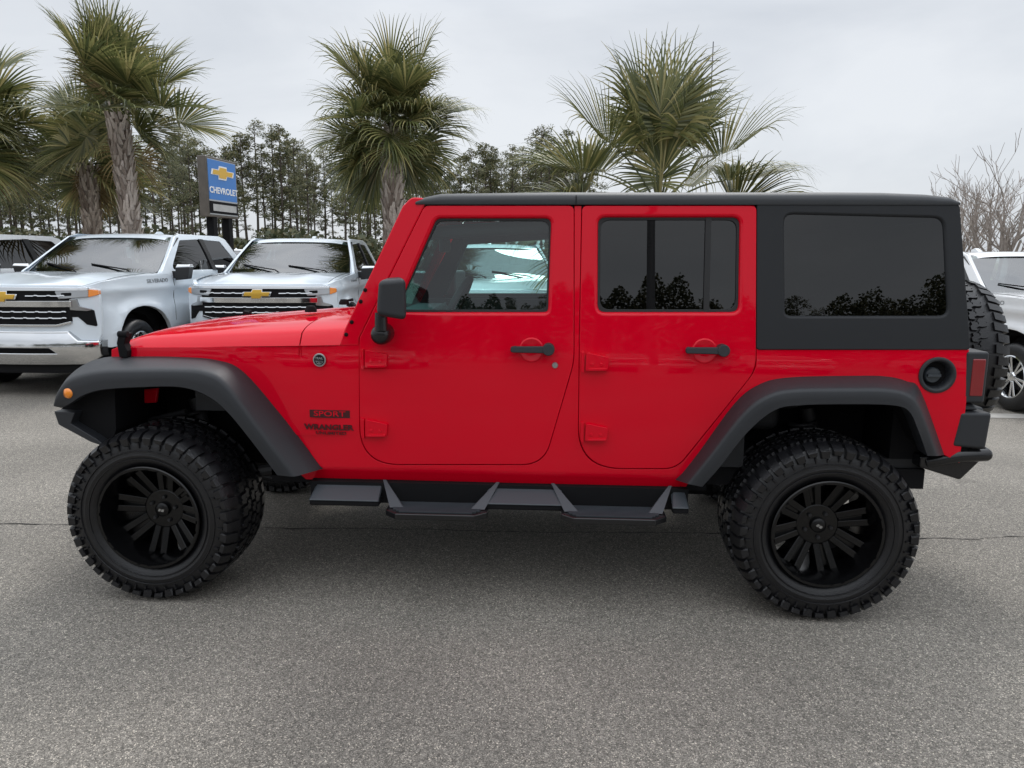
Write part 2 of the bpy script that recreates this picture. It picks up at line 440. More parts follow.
# crack lines in the asphalt
def crack(name, pts, wd, seed, label=None):
    rnd = random.Random(seed); P0 = []
    for (a, b) in zip(pts[:-1], pts[1:]):
        n = max(2, int((Vector(b) - Vector(a)).length / .05))
        for k in range(n):
            t = k / n; P0.append((a[0] + (b[0] - a[0]) * t, a[1] + (b[1] - a[1]) * t))
    mb = MB(); off = 0; L0 = []; R0 = []
    for i, (x, y) in enumerate(P0):
        off = off * .9 + rnd.uniform(-.01, .01); ww = wd * rnd.uniform(.25, 1.2)
        z = gz(x, y) + .0035
        L0.append((x, y + off - ww, z)); R0.append((x, y + off + ww, z))
    n = len(P0)
    mb.add(L0 + R0, [(i, i + 1, n + i + 1, n + i) for i in range(n - 1)])
    return tag(mb.build(name, M['black'], fix=False), kind='structure')
def Gr(u, v):
    d = fw + rt * ((u - 512) / F_PX) + up * ((384 - v) / F_PX); p = CAM - d * (CAM.z / d.z); return (p.x, p.y)
crack('asphalt_crack', [Gr(-120, 524), Gr(0, 525), Gr(60, 526), Gr(270, 529), Gr(420, 530), Gr(560, 533), Gr(700, 534), Gr(925, 539), Gr(978, 539.5), Gr(1000, 536.5), Gr(1060, 536)], .0045, 3)
#crack('asphalt_crack', [(-6, -.17), (-2.1, -.10), (0, -.17), (2.3, -.32), (3.2, -.18), (4.6, -.1)], .0035, 3)
#crack('asphalt_crack', [(2.3, -.33), (2.65, -.36), (2.9, -.28), (3.6, -.22)], .003, 5)

# ============================================================ RED CAR
car = tag(empty('off_road_car'), 'bright red four door off road car with black hard top and chunky black mud tyres', 'car')
WAVE = [1.0]
def ys(x, z):
    t = (z - 1.125) / .045
    sp = .045 * (math.log1p(math.exp(t)) if t < 30 else t)
    y = .79 - .118 * sp
    if z < .60: y -= (.60 - z) * .42
    y += .006 * (1 - min(1, abs(z - .88) / .32) ** 2)
    if WAVE[0]: y += .0009 * math.sin(5.3 * x + 2.2 * z + .6) * math.sin(7.7 * z + 1.9 * x) * .55 + .0003 * math.sin(13 * x + 5 * z)
    f = max(0, -.66 - x)
    return y - .13 * f * (f / (f + .12))
def S(u, v):
    y = .79
    for _ in range(8):
        x, z = P(u, v, -y); y = ys(x, z)
    return (x, z)
def side(sgn, off=0):
    return lambda a, b, d: (a, sgn * (ys(a, b) + off - d), b)
SP = lambda l: [S(u, v) for u, v in l]
HW = {}

fd_out = rpoly(SP([(425.5, 206.5), (573, 206.5), (572.8, 362), (543, 463.5), (361.5, 463.5), (360.5, 338)]),
               [.03, .02, .30, .13, .17, .03], 12)
fd_win = rpoly(SP([(434, 214.5), (555, 214.5), (551.5, 316), (390, 316)]), [.05, .045, .035, .012])
rd_out = rpoly(SP([(583, 206.5), (755.5, 206.5), (754.5, 370), (676, 467.5), (579, 467.5), (580.5, 340)]),
               [.02, .02, .16, .11, .19, .3], 12)
rd_win = rpoly(SP([(594.5, 213.5), (744, 213.5), (742.5, 316), (594, 316)]), .05)
archf = SP([(296, 470), (268, 436), (245, 405), (224, 382), (205, 373), (150, 368), (112, 368)])
archr = SP([(940, 452), (926, 408), (912, 388), (890, 382), (795, 382), (770, 389), (745, 412), (690, 480)])
bo = [(112, 350), (118, 347.8), (200, 347.5), (345, 345.5), (358.6, 345)], [(359.4, 465.7), (544.3, 465.7), (574.9, 362), (575.1, 206.5), (580.8, 206.5), (578.5, 340), (577.0, 469.7), (677.2, 469.7), (757.0, 370), (757.3, 349.6)], \
    [(968.5, 350.2), (966, 400), (959, 462)], [(684, 489), (500, 484), (306, 479)]
br = [0] * 5 + [.175, .135, .30, 0, 0, .3, .195, .112, .16, 0] + [0] * 3
body_out = rpoly(SP(bo[0] + bo[1] + bo[2]), br, 12) + archr + SP(bo[3]) + archf
for sgn in (-1, 1):
    panel('body', body_out, [rpoly([(S(937, 375)[0] + .070 * math.cos(a), S(937, 375)[1] + .070 * math.sin(a)) for a in [2 * PI * k / 24 for k in range(24)]], 0)] if sgn < 0 else [],
          side(sgn), M['red'], car, step=.05, thick=.03, r=.003)
# black liner behind the seams
liner = SP([(345, 349), (420, 212), (760, 212), (760, 349), (962, 356), (955, 440), (925, 390), (780, 384), (688, 478), (306, 474), (280, 440), (240, 385), (215, 372), (135, 372), (135, 352)])
def shrink(poly, d):
    return poly
for sgn in (-1, 1):
    panel('door_surround', liner, [SP([(434, 216), (554, 216), (551, 315), (392, 315)]), SP([(595, 215), (743, 215), (742, 315), (595, 315)])],
          side(sgn, -.034), M['black'], car, step=.1, thick=.02, r=.002)

def handle(door, u, v, sgn):
    x0, z0 = S(u, v); x1, z1 = S(u + 41, v)
    hb = MB(); f = side(sgn)
    hb.prism(rpoly([(x0, z0 - .012), (x1 - .03, z0 - .014), (x1 - .03, z0 + .016), (x0, z0 + .014)], .011), f, -.048, -.030)
    hb.prism([(x1 - .015 + .026 * math.cos(a), z0 + .002 + .026 * math.sin(a)) for a in [2 * PI * k / 20 for k in range(20)]], f, -.052, 0)
    hb.prism([(x0 + .018 + .013 * math.cos(a), z0 + .013 * math.sin(a)) for a in [2 * PI * k / 12 for k in range(12)]], f, -.032, 0)
    h = bevel(hb.build('handle', M['plastic'], door), .004)
    # round finger scoop behind the handle
    cx, cz = (x0 + x1) / 2, z0 - .005; R_ = .052
    prof = [(1.04, -.0045), (.97, -.009), (.88, -.0085), (.7, -.005), (.35, -.0046), (0.02, -.0045)]
    vs = []; n = 28
    for k, (rr, dd) in enumerate(prof):
        for j in range(n):
            a = 2 * PI * j / n; vs.append(f(cx + R_ * rr * math.cos(a), cz + R_ * rr * math.sin(a), dd))
    mb = MB(); mb.add(vs, [(i * n + j, i * n + (j + 1) % n, (i + 1) * n + (j + 1) % n, (i + 1) * n + j) for i in range(len(prof) - 1) for j in range(n)])
    mb.build('handle_recess', M['red'], door, smooth=True)
def hinge(door, u, v, sgn):
    f = side(sgn); x, z = S(u, v)
    hb = MB()
    hb.prism(rpoly([(x - .002, z - .040), (x + .012, z - .046), (x + .012, z + .046), (x - .002, z + .046)], .003), f, -.020, 0)
    hb.prism(rpoly([(x + .016, z - .036), (x + .112, z - .034), (x + .118, z + .024), (x + .020, z + .044)], .010), f, -.024, 0)
    hb.prism(rpoly([(x + .030, z - .034), (x + .108, z - .032), (x + .108, z - .022), (x + .030, z - .024)], .003), f, -.032, 0)
    for q in (.045, .085):
        hb.prism([(x + q + .007 * math.cos(a), z - .006 + .007 * math.sin(a)) for a in [2 * PI * k / 10 for k in range(10)]], f, -.029, 0)
    bevel(hb.build('hinge', M['red'], door), .005, 3)
def window(door, hole, sgn, gm, seal_w=.012, name='window', extra=None):
    f = side(sgn)
    cx = sum(p[0] for p in hole) / len(hole); cz = sum(p[1] for p in hole) / len(hole)
    wx = max(p[0] for p in hole) - min(p[0] for p in hole); wz = max(p[1] for p in hole) - min(p[1] for p in hole)
    sc_ = lambda g: [(cx + (x - cx) * (1 + 2 * g / wx), cz + (z - cz) * (1 + 2 * g / wz)) for x, z in hole]
    s = panel('window_seal', sc_(-.009), [sc_(-.024)], lambda a, b, d: f(a, b, d + .012), M['seal'], door, step=.1, thick=.012, r=.003, hr=.003)
    WAVE[0] = 0
    g = panel('window_glass', sc_(.004), [], lambda a, b, d: f(a, b, d + .020), gm, door, step=.1, thick=.004, r=.001)
    WAVE[0] = 1
    return g
for sgn in (-1, 1):
    d = panel('front_door', fd_out, [fd_win], side(sgn, .004), M['red'], car, step=.04, thick=.03, r=.004, hr=.016)
    window(d, fd_win, sgn, M['clearglass'])
    handle(d, 511, 348.5, sgn); hinge(d, 362, 359, sgn); hinge(d, 362.5, 428, sgn)
    kx, kz = S(555, 365); kb = MB(); kb.lathe([(.001, -.012), (.012, -.011), (.014, -.006), (.014, .01)], 'y', 16, (kx, sgn * (ys(kx, kz) - 0), kz))
    if sgn < 0: kb.build('keyhole', M['silver'], d, smooth=True, ang=40)
    d2 = panel('rear_door', rd_out, [rd_win], side(sgn, .004), M['red'], car, step=.04, thick=.03, r=.004, hr=.016)
    window(d2, rd_win, sgn, M['darkglass'])
    x0, zb = S(707, 313); x1, zt = S(707, 216.5); f = side(sgn)
    bb = MB(); bb.prism([(x0 - .013, zb), (x0 + .011, zb), (x0 + .011, zt), (x0 - .013, zt)], f, .010, .022)
    bb.build('window_divider', M['seal'], d2)
    handle(d2, 684, 349.5, sgn); hinge(d2, 581.5, 362, sgn); hinge(d2, 581, 432, sgn)
    # wing mirror, standing on the front door
    mx_, mz_ = S(384, 333)
    yb = ys(mx_, mz_)
    mb = MB(); a0 = P(376, 277, -.90); a1 = P(402, 318, -.90)
    mb.hexa([(a0[0] + .015, sgn * .83, a1[1] + .01), (a1[0] - .005, sgn * .83, a1[1]), (a1[0] + .045, sgn * 1.03, a1[1]), (a0[0] + .025, sgn * 1.03, a1[1] + .02),
             (a0[0] + .02, sgn * .83, a0[1] - .005), (a1[0] - .005, sgn * .83, a0[1]), (a1[0] + .045, sgn * 1.03, a0[1]), (a0[0] + .04, sgn * 1.03, a0[1] - .01)])
    mir = bevel(mb.build('wing_mirror', M['plastic'], d, smooth=True), .022, 4)
    mb = MB(); mb.tube([(mx_ + .01, sgn * .87, a1[1] + .02), (mx_ + .01, sgn * .87, mz_ + .02)], [.026, .030], 12)
    mb.tube([(mx_, sgn * (yb - .01), mz_), (mx_, sgn * (yb + .05), mz_), (mx_ + .005, sgn * (yb + .095), mz_), (mx_ + .005, sgn * (yb + .11), mz_)], [.047, .046, .040, .02], 20)
    mb.build('mirror_arm', M['gloss'], mir, smooth=True, ang=50)
    mb = MB(); x_m = a1[0] - .004; z0_, z1_ = a1[1] + .02, a0[1] - .02
    mb.hexa([(x_m, sgn * .85, z0_), (x_m + .003, sgn * .85, z0_), (x_m + .043, sgn * 1.01, z0_), (x_m + .040, sgn * 1.01, z0_), (x_m, sgn * .85, z1_), (x_m + .003, sgn * .85, z1_), (x_m + .043, sgn * 1.01, z1_), (x_m + .040, sgn * 1.01, z1_)])
    mb.build('mirror_glass', M['chrome'], mir)

# windshield frame
wf = MB()
for sgn in (-1, 1):
    panel('windshield_frame', rpoly(SP([(341.5, 344), (346, 330), (404, 207), (412, 199), (423.5, 199.5), (422.5, 206.5), (357.5, 338), (357.5, 344)]), [0, .02, .02, .03, .01, .01, 0, 0]), [], side(sgn, .004), M['red'], car, step=.04, thick=.05, r=.007)
    for (u, v) in ((346.5, 334.5), (352, 322), (361, 301.5), (365.5, 290)):
        x, z = S(u, v); b_ = MB(); b_.lathe([(.001, -.006), (.006, -.006), (.009, -.002), (.009, .01)], 'y', 12, (x, sgn * (ys(x, z) + .004), z))
        if sgn > 0:
            b_ = MB(); b_.lathe([(.001, .006), (.006, .006), (.009, .002), (.009, -.01)], 'y', 12, (x, sgn * (ys(x, z) + .004), z))
        b_.build('frame_bolt', M['black'], car, smooth=True)
ax0, az0 = S(346, 340); ax1, az1 = S(412, 202)
hb = MB(); hb.box(ax1 - .015, ax1 + .05, -.70, .70, az1 - .07, az1 + .004)
bevel(hb.build('windshield_header', M['red'], car), .012, 3)
hb = MB(); hb.box(ax0 - .01, ax0 + .07, -.71, .71, az0 - .09, az0 + .01)
bevel(hb.build('cowl', M['red'], car), .012, 3)
wg = MB(); wg.hexa([(ax0 + .03, -.70, az0), (ax0 + .036, -.70, az0), (ax0 + .036, .70, az0), (ax0 + .03, .70, az0), (ax1 + .01, -.66, az1 - .05), (ax1 + .016, -.66, az1 - .05), (ax1 + .016, .66, az1 - .05), (ax1 + .01, .66, az1 - .05)])
wg.build('windshield', M['clearglass'], car)

# hood and cowl panel
hx0, hz0 = P(120, 347, -.63); hx1, hz1 = S(299.5, 346); hx2, hz2 = S(341, 345)
def hood_surf(xa, xb, name, nx=24):
    ny = 40; vs = []; fs = []
    for i in range(nx + 1):
        x = xa + (xb - xa) * i / nx
        t = (x - hx0) / (hx2 - hx0)
        zs = hz0 + (hz2 - hz0) * t; w_ = ys(x, 1.11) - .004
        top = .055 + .045 * math.sqrt(max(0, t)) + .02 * t
        nose = math.exp(-max(0, (x - hx0)) / .035)
        top *= (1 - .75 * nose)
        for j in range(ny + 1):
            s = -1 + 2 * j / ny
            # superellipse shoulder, gentle crown
            sh = (1 - abs(s) ** 9) ** (1 / 2.2) if abs(s) < 1 else 0
            z = zs + top * (.68 * sh + .32 * math.cos(s * PI / 2) ** .9 * 1.0 if abs(s) < 1 else 0)
            # wide raised centre
            vs.append((x - .03 * (1 - abs(s) ** 3) * nose, s * w_ * (1 - .0), z))
    for i in range(nx):
        for j in range(ny):
            a = i * (ny + 1) + j; fs.append((a, a + 1, a + ny + 2, a + ny + 1))
    # sealed underside edge
    n0 = len(vs)
    for e_ in (0, nx):
        for j in range(ny + 1):
            x, y, z = vs[e_ * (ny + 1) + j]; vs.append((x + (.004 if e_ == 0 else -.004), y, z - .05))
    for k, e_ in enumerate((0, nx)):
        for j in range(ny):
            a = e_ * (ny + 1) + j; b = n0 + k * (ny + 1) + j; fs.append((a, a + 1, b + 1, b))
    mb = MB(); mb.add(vs, fs); o = mb.build(name, M['red'], car, smooth=True, ang=50)
    return o
hood = hood_surf(hx0, hx1 - .003, 'hood')
hood_surf(hx1 + .003, hx2 + .045, 'cowl_panel', 6)
# washer nozzles, rubber stop, wiper
x_, z_ = hx1 - .10, hz1 + .13
for yy in (-.30, .30):
    mb = MB(); mb.lathe([(.03, 0), (.03, .012), (.02, .03), (.001, .032)], 'z', 14, (x_, yy, z_ - .014))
    mb.build('hood_bumper', M['black'], hood, smooth=True, ang=40)
mb = MB(); mb.tube([(x_ + .12, -.05, z_), (x_ + .12, -.05, z_ + .03), (x_ + .15, -.05, z_ + .035)], .008, 8); mb.build('washer_nozzle', M['black'], hood)
mb = MB(); mb.tube([(ax0 + .0, -.1, az0 + .02), (ax0 + .0, -.35, az0 + .04), (ax0 + .035, -.60, az0 + .07)], .009, 8)
mb.tube([(ax0 + .02, .45, az0 + .02), (ax0 + .02, .1, az0 + .04), (ax0 + .045, -.2, az0 + .06)], .009, 8)
mb.build('wiper', M['black'], car)
# hood latches
for sgn in (-1, 1):
    lx, lz = P(129, 346, -.65); y_ = ys(lx, 1.12)
    mb = MB()
    mb.prism(rpoly([(lx - .015, lz - .045), (lx + .022, lz - .050), (lx + .026, lz - .015), (lx + .012, lz + .015), (lx + .030, lz + .065), (lx - .008, lz + .070), (lx - .022, lz + .02)], .008), lambda a, b, d: (a, sgn * (y_ - d), b), -.04, .01)
    mb.tube([(lx - .015, sgn * (y_ + .03), lz + .06), (lx + .03, sgn * (y_ + .03), lz + .06)], .016, 10)
    bevel(mb.build('hood_latch', M['black'], car), .003)

# grille and headlamps
gb = MB(); gx_ = hx0
gpoly = rpoly([(-.62, .70), (-.60, 1.10), (.60, 1.10), (.62, .70)], [.08, .06, .06, .08])
slots = [rpoly([(c - .032, .80), (c - .032, 1.05), (c + .032, 1.05), (c + .032, .80)], .03) for c in [-.27 + .09 * i for i in range(7)]]
slots += [[(s * .45 + .095 * math.cos(a), .96 + .095 * math.sin(a)) for a in [2 * PI * k / 24 for k in range(24)]] for s in (-1, 1)]
gr_ = panel('grille', gpoly, slots, lambda a, b, d: (gx_ - .035 + .05 * abs(a) ** 2 + d + .04 * (b - .9), a, b), M['red'], car, step=.08, thick=.05, r=.012, hr=.008)
for s in (-1, 1):
    mb = MB(); mb.lathe([(.001, -.03), (.06, -.025), (.092, 0), (.092, .05)], 'x', 24, (gx_ - .01, s * .45, .96)); mb.build('headlight', M['headlight'], car, smooth=True)
    mb = MB(); mb.lathe([(.001, .06), (.05, .045), (.088, .02)], 'x', 24, (gx_ - .01, s * .45, .96)); mb.build('headlight_reflector', M['chrome'], car, smooth=True)
mb = MB(); mb.box(gx_ + .05, gx_ + .08, -.58, .58, .66, 1.08); mb.build('radiator', M['black'], car)

# fender flares: three guide lines A (body), B (crease), C (lip)
def catmull(pts, k=5):
    out = []
    n = len(pts)
    for i in range(n - 1):
        p0, p1, p2, p3 = pts[max(i - 1, 0)], pts[i], pts[i + 1], pts[min(i + 2, n - 1)]
        for j in range(k):
            t = j / k
            out.append(tuple(.5 * ((2 * b) + (-a + c) * t + (2 * a - 5 * b + 4 * c - d) * t * t + (-a + 3 * b - 3 * c + d) * t ** 3) for a, b, c, d in zip(p0, p1, p2, p3)))
    out.append(pts[-1]); return out
def flare(rows, sgn, name='fender_flare'):
    lines = [[], [], []]
    for A, B, C_ in rows:
        for q, (u, v, y) in enumerate((A, B, C_)):
            x, z = P(u, v, -y); lines[q].append((x, y, z))
    lines = [catmull(l, 5) for l in lines]
    vs = []; n = len(lines[0])
    for i in range(n):
        A, B, C_ = (Vector(l[i]) for l in lines)
        m1 = A.lerp(B, .5); hn = Vector((0, 0, 1))
        u1 = A.lerp(B, .86); u2 = B.lerp(C_, .18)
        c2 = C_ + Vector((0, -.012, 0)); inn = C_ + Vector((0, -.10, 0)) + (A - C_) * .12
        row = [A + Vector((0, -.02, 0)), A, m1, u1, u1.lerp(u2, .5).lerp(B, .45), u2, B.lerp(C_, .6), C_.lerp(B, .06), C_.lerp(inn, .06), c2.lerp(inn, .3), inn]
        vs += [(p.x, sgn * p.y, p.z) for p in row]
    k = 11; fs = [(i * k + j, i * k + j + 1, (i + 1) * k + j + 1, (i + 1) * k + j) for i in range(n - 1) for j in range(k - 1)]
    fs += [tuple(range(k)), tuple((n - 1) * k + j for j in range(k))]
    mb = MB(); mb.add(vs, fs)
    o = mb.build(name, M['plastic'], car, smooth=True, ang=48)
    return o
frows = [((57, 399, .88), (53, 406, .92), (62, 408, .91)), ((64, 382, .83), (57, 393, .93), (71, 404, .925)), ((80, 367, .76), (69, 379, .93), (84, 396, .93)),
         ((102, 358, .68), (99, 371, .93), (104, 390.5, .93)), ((140, 356.5, .685), (140, 369.5, .93), (142, 388, .93)), ((180, 356.5, .70), (177, 369.5, .93), (180, 388, .93)),
         ((216, 359.5, .725), (203, 371.5, .93), (205, 396, .93)), ((243, 372, .755), (224, 383, .93), (225, 411, .93)), ((282, 418, .785), (256, 426, .92), (248, 438, .92)),
         ((322, 469, .79), (294, 477, .90), (276, 475, .90))]
rrows = [((676, 480, .785), (688, 484, .90), (703, 487, .90)), ((697, 454, .79), (708, 459, .91), (721, 467, .91)), ((734, 403, .79), (743, 415, .92), (747, 434, .92)),
         ((760, 383.5, .79), (767, 397, .93), (775, 411, .93)), ((790, 377, .79), (794, 390.5, .93), (802, 406, .93)), ((850, 375.5, .79), (850, 389.5, .93), (850, 405, .93)),
         ((885, 376, .79), (887, 390, .93), (892, 406, .93)), ((907, 381, .79), (908, 395, .93), (909, 412, .93)), ((921, 391, .79), (920, 408, .92), (918, 431, .92)), ((945, 455, .785), (937, 456, .89), (927, 456, .89))]
fl = {}
for sgn in (-1, 1):
    fl[sgn] = flare(frows, sgn); flare(rrows, sgn)
    x, z = P(66, 393.5, -.935)
    mb = MB(); mb.lathe([(.001, -.012), (.018, -.009), (.025, .0), (.027, .02)], 'y', 20, (0, 0, 0))
    o = mb.build('marker_light', M['amber'], fl[sgn], smooth=True)
    o.location = (x, sgn * .925, z); o.rotation_euler = (0, 0, rad(-22) if sgn < 0 else rad(180 + 22))
    # closing panel behind the front end of the flare, and its lip
    q = [P(55, 411, -.88), P(61, 424, -.88), P(96, 440, -.86), P(111, 445, -.84), P(116, 430, -.84), P(112, 388, -.86), P(100, 384, -.86), P(72, 396, -.88)]
    mb = MB(); mb.prism(q, lambda a, b, d: (a, sgn * d, b), .45, .84); mb.build('flare_liner', M['black'], car)
    q = [P(53, 411.5, -.90), P(74, 413, -.90), P(70, 424, -.9), P(98, 438, -.88), P(112, 446, -.86), P(92, 441, -.88), P(57.5, 425, -.9)]
    mb = MB(); mb.prism(q, lambda a, b, d: (a, sgn * d, b), .80, .895); bevel(mb.build('flare_extension', M['plastic'], car), .004)

# wheel wells (inner liners), chassis, axles
def arch_liner(rows, sgn, name):
    top = [P(C_[0], C_[1], -C_[2]) for A, B, C_ in rows]
    cx = sum(p[0] for p in top) / len(top)
    pts = []
    for (x, z) in top: pts.append((x, z + .015))
    vs = []
    for y in (.88, .40):
        vs += [(x, sgn * y, z + .02) for x, z in pts]
    n = len(pts); fs = [(i, i + 1, n + i + 1, n + i) for i in range(n - 1)]
    mb = MB(); mb.add(vs, fs)
    mb.add([(x, sgn * .40, z + .02) for x, z in pts] + [(pts[-1][0], sgn * .40, .5), (pts[0][0], sgn * .40, .5)], [tuple(range(n + 2))])
    mb.build(name, M['black'], car, fix=False)
for sgn in (-1, 1):
    arch_liner(frows, sgn, 'wheel_well'); arch_liner(rrows, sgn, 'wheel_well')
mb = MB(); mb.box(-1.0, 1.95, -.72, .72, .53, .62); mb.box(-1.85, 1.75, -.42, -.32, .50, .62); mb.box(-1.85, 1.75, .32, .42, .50, .62)
mb.box(-.6, .1, -.25, .25, .40, .55); mb.box(.5, 1.1, -.4, .1, .38, .52)
mb.box(1.80, 2.02, -.70, .70, .66, 1.0); mb.box(-1.0, 1.0, -.72, .72, .50, .56); mb.build('chassis', M['black'], car)
for x in (-1.4735, 1.4735):
    mb = MB(); mb.tube([(x, -.70, .385), (x, .70, .385)], .045, 14); mb.lathe([(.001, -.14), (.10, -.08), (.13, 0), (.10, .08), (.001, .14)], 'x', 18, (x, .12, .385))
    for s in (-1, 1): mb.tube([(x + .14, s * .48, .42), (x + .02, s * .5, .85)], .032, 12)
    mb.build('axle', M['steel'], car, smooth=True, ang=40)
    for s in (-1, 1):
        pts = [(x + .062 * math.cos(t * .7), s * .50 + .062 * math.sin(t * .7), .46 + .0052 * t) for t in range(64)]
        mb = MB(); mb.tube(pts, .010, 6); mb.build('coil_spring', M['steel'], car, smooth=True)
# inner fender sheet seen above the front tyre
mb = MB(); q = [P(128, 404, -.60), P(137, 390, -.60), P(158, 388, -.6), P(156, 403, -.6)]
mb.prism(q, lambda a, b, d: (a, d, b), -.60, -.58); bevel(mb.build('inner_fender', M['red'], car), .006)
mb = MB(); mb.tube([P(96, 402, -.7)[:1] + (-.70,) + P(96, 402, -.7)[1:], P(112, 397, -.7)[:1] + (-.70,) + P(112, 397, -.7)[1:], P(122, 402, -.68)[:1] + (-.68,) + P(122, 402, -.68)[1:], P(132, 412, -.64)[:1] + (-.64,) + P(132, 412, -.64)[1:]], .008, 6); mb.build('brake_line', M['steel'], car)
mb = MB(); mb.box(-1.37, -1.20, -.66, -.64, .82, 1.0); mb.build('splash_guard', M['plastic'], car)
# tie rod and front bumper stub
mb = MB(); mb.tube([(-1.66, -.68, .40), (-1.66, .68, .42)], .02, 10); mb.tube([(-1.2, -.60, .50), (-.55, -.40, .55)], .03, 10); mb.tube([(-1.75, -.55, .72), (-1.45, -.60, .80)], .014, 8)
mb.build('steering_linkage', M['steel'], car)
mb = MB(); mb.box(-1.98, -1.86, -.55, .55, .62, .78); bevel(mb.build('front_bumper', M['plastic'], car), .03, 3)

# ---- wheels
def make_tyre(parent, Rt=.397, wd=.375, n=44, seed=1):
    h = wd / 2; mb = MB(); rb = .226
    prof = [(rb, -h + .035), (rb + .012, -h + .020), (rb + .035, -h + .006), (rb + .062, -h - .003), (rb + .070, -h - .001), (Rt - .078, -h + .0), (Rt - .045, -h + .008), (Rt - .024, -h + .026), (Rt - .015, -h + .055), (Rt - .012, 0)]
    prof = prof + [(r_, -y_) for r_, y_ in reversed(prof[:-1])]
    mb.lathe(prof, 'y', 96)
    for rr, yy in ((rb + .046, -h + .001), (rb + .082, -h - .0015)):   # raised sidewall rings
        for s in (-1, 1):
            mb.lathe([(rr - .003, s * -(yy)), (rr - .0015, s * -(yy - .0035)), (rr + .0015, s * -(yy - .0035)), (rr + .003, s * -(yy))], 'y', 96)
    def crown(y): return Rt - .016 * (abs(y) / h) ** 3
    def pt(th, y, dr): 
        r_ = crown(y) + dr
        return (r_ * math.cos(th), y, r_ * math.sin(th))
    rnd = random.Random(seed)
    pitch = 2 * PI / n
    def block(th0, y0, poly):    # poly of (dtheta, dy)
        k = len(poly)
        b = [pt(th0 + a * pitch, y0 + y, -.020) for a, y in poly]
        mcx = sum(a for a, y in poly) / k; mcy = sum(y for a, y in poly) / k
        t = [pt(th0 + (mcx + (a - mcx) * .93) * pitch, y0 + mcy + (y - mcy) * .93, 0) for a, y in poly]
        mb.add(b + t, [tuple(range(k - 1, -1, -1)), tuple(range(k, 2 * k))] + [(i, (i + 1) % k, (i + 1) % k + k, i + k) for i in range(k)])
    for i in range(n):
        th = i * pitch
        for s in (-1, 1):
            o = 0 if s < 0 else .5
            lo = (i % 2) * .012
            # shoulder block wrapping onto the sidewall
            a0, a1 = .06 + o, .86 + o
            y_in = s * (h - .070 + (lo if i % 2 else 0)); y_out = s * (h - .004)
            sk = .10
            def q(a, y, r_): th_ = th + a * pitch; return (r_ * math.cos(th_), y, r_ * math.sin(th_))
            c1, c2 = crown(y_in), crown(y_out * .93)
            rl = Rt - (.060 if i % 2 else .048)
            A = [q(a0, y_in, c1 - .018), q(a1, y_in, c1 - .018), q(a1 + sk, y_out, rl), q(a0 + sk, y_out, rl)]
            B = [q(a0 + .04, y_in + s * .003, c1), q(a1 - .04, y_in + s * .003, c1), q(a1 + sk - .04, s * (h - .018), c2 - .002), q(a0 + sk + .04, s * (h - .018), c2 - .002)]
            C_ = [q(a1 + sk - .05, s * (h + .009), Rt - .030), q(a0 + sk + .05, s * (h + .009), Rt - .030), q(a0 + sk + .14, s * (h + .006), rl), q(a1 + sk - .14, s * (h + .006), rl)]
            vs = A + B + C_
            mb.add(vs, [(4, 5, 6, 7), (7, 6, 8, 9), (9, 8, 11, 10), (0, 1, 5, 4), (1, 2, 6, 5), (0, 4, 7, 3), (2, 8, 6), (2, 11, 8), (3, 7, 9), (3, 9, 10), (2, 3, 10, 11)])
            # thin sidewall rib below every block
            rr0, rr1 = rl - .004, rl - (.020 if i % 2 else .030)
            aa = .36 + o
            mb.add([q(aa + w_, s * (h - .001), rr_) for w_, rr_ in ((-.10, rr0), (.10, rr0), (.10, rr1), (-.10, rr1))] + [q(aa + w_, s * (h + .006), rr_) for w_, rr_ in ((-.06, rr0 - .002), (.06, rr0 - .002), (.06, rr1 + .002), (-.06, rr1 + .002))],
                   [(4, 5, 6, 7), (0, 1, 5, 4), (1, 2, 6, 5), (2, 3, 7, 6), (3, 0, 4, 7)])
            # intermediate zig-zag blocks
            block(th + (o + .20) * pitch, s * .066, [(-.36, -.020), (-.10, -.027), (.0, -.016), (.34, -.022), (.42, .004), (.36, .024), (.02, .018), (-.12, .026), (-.44, .014)])
        block(th + .55 * pitch, -.026, [(-.40, -.018), (.02, -.022), (.14, -.008), (.40, -.012), (.34, .016), (.0, .020), (-.16, .010), (-.44, .014)])
        block(th + .1 * pitch, .022, [(-.40, -.016), (.02, -.022), (.14, -.008), (.40, -.012), (.34, .018), (.0, .022), (-.16, .010), (-.44, .014)])
    return mb.build('tyre', M['rubber'], parent, smooth=True, ang=28)
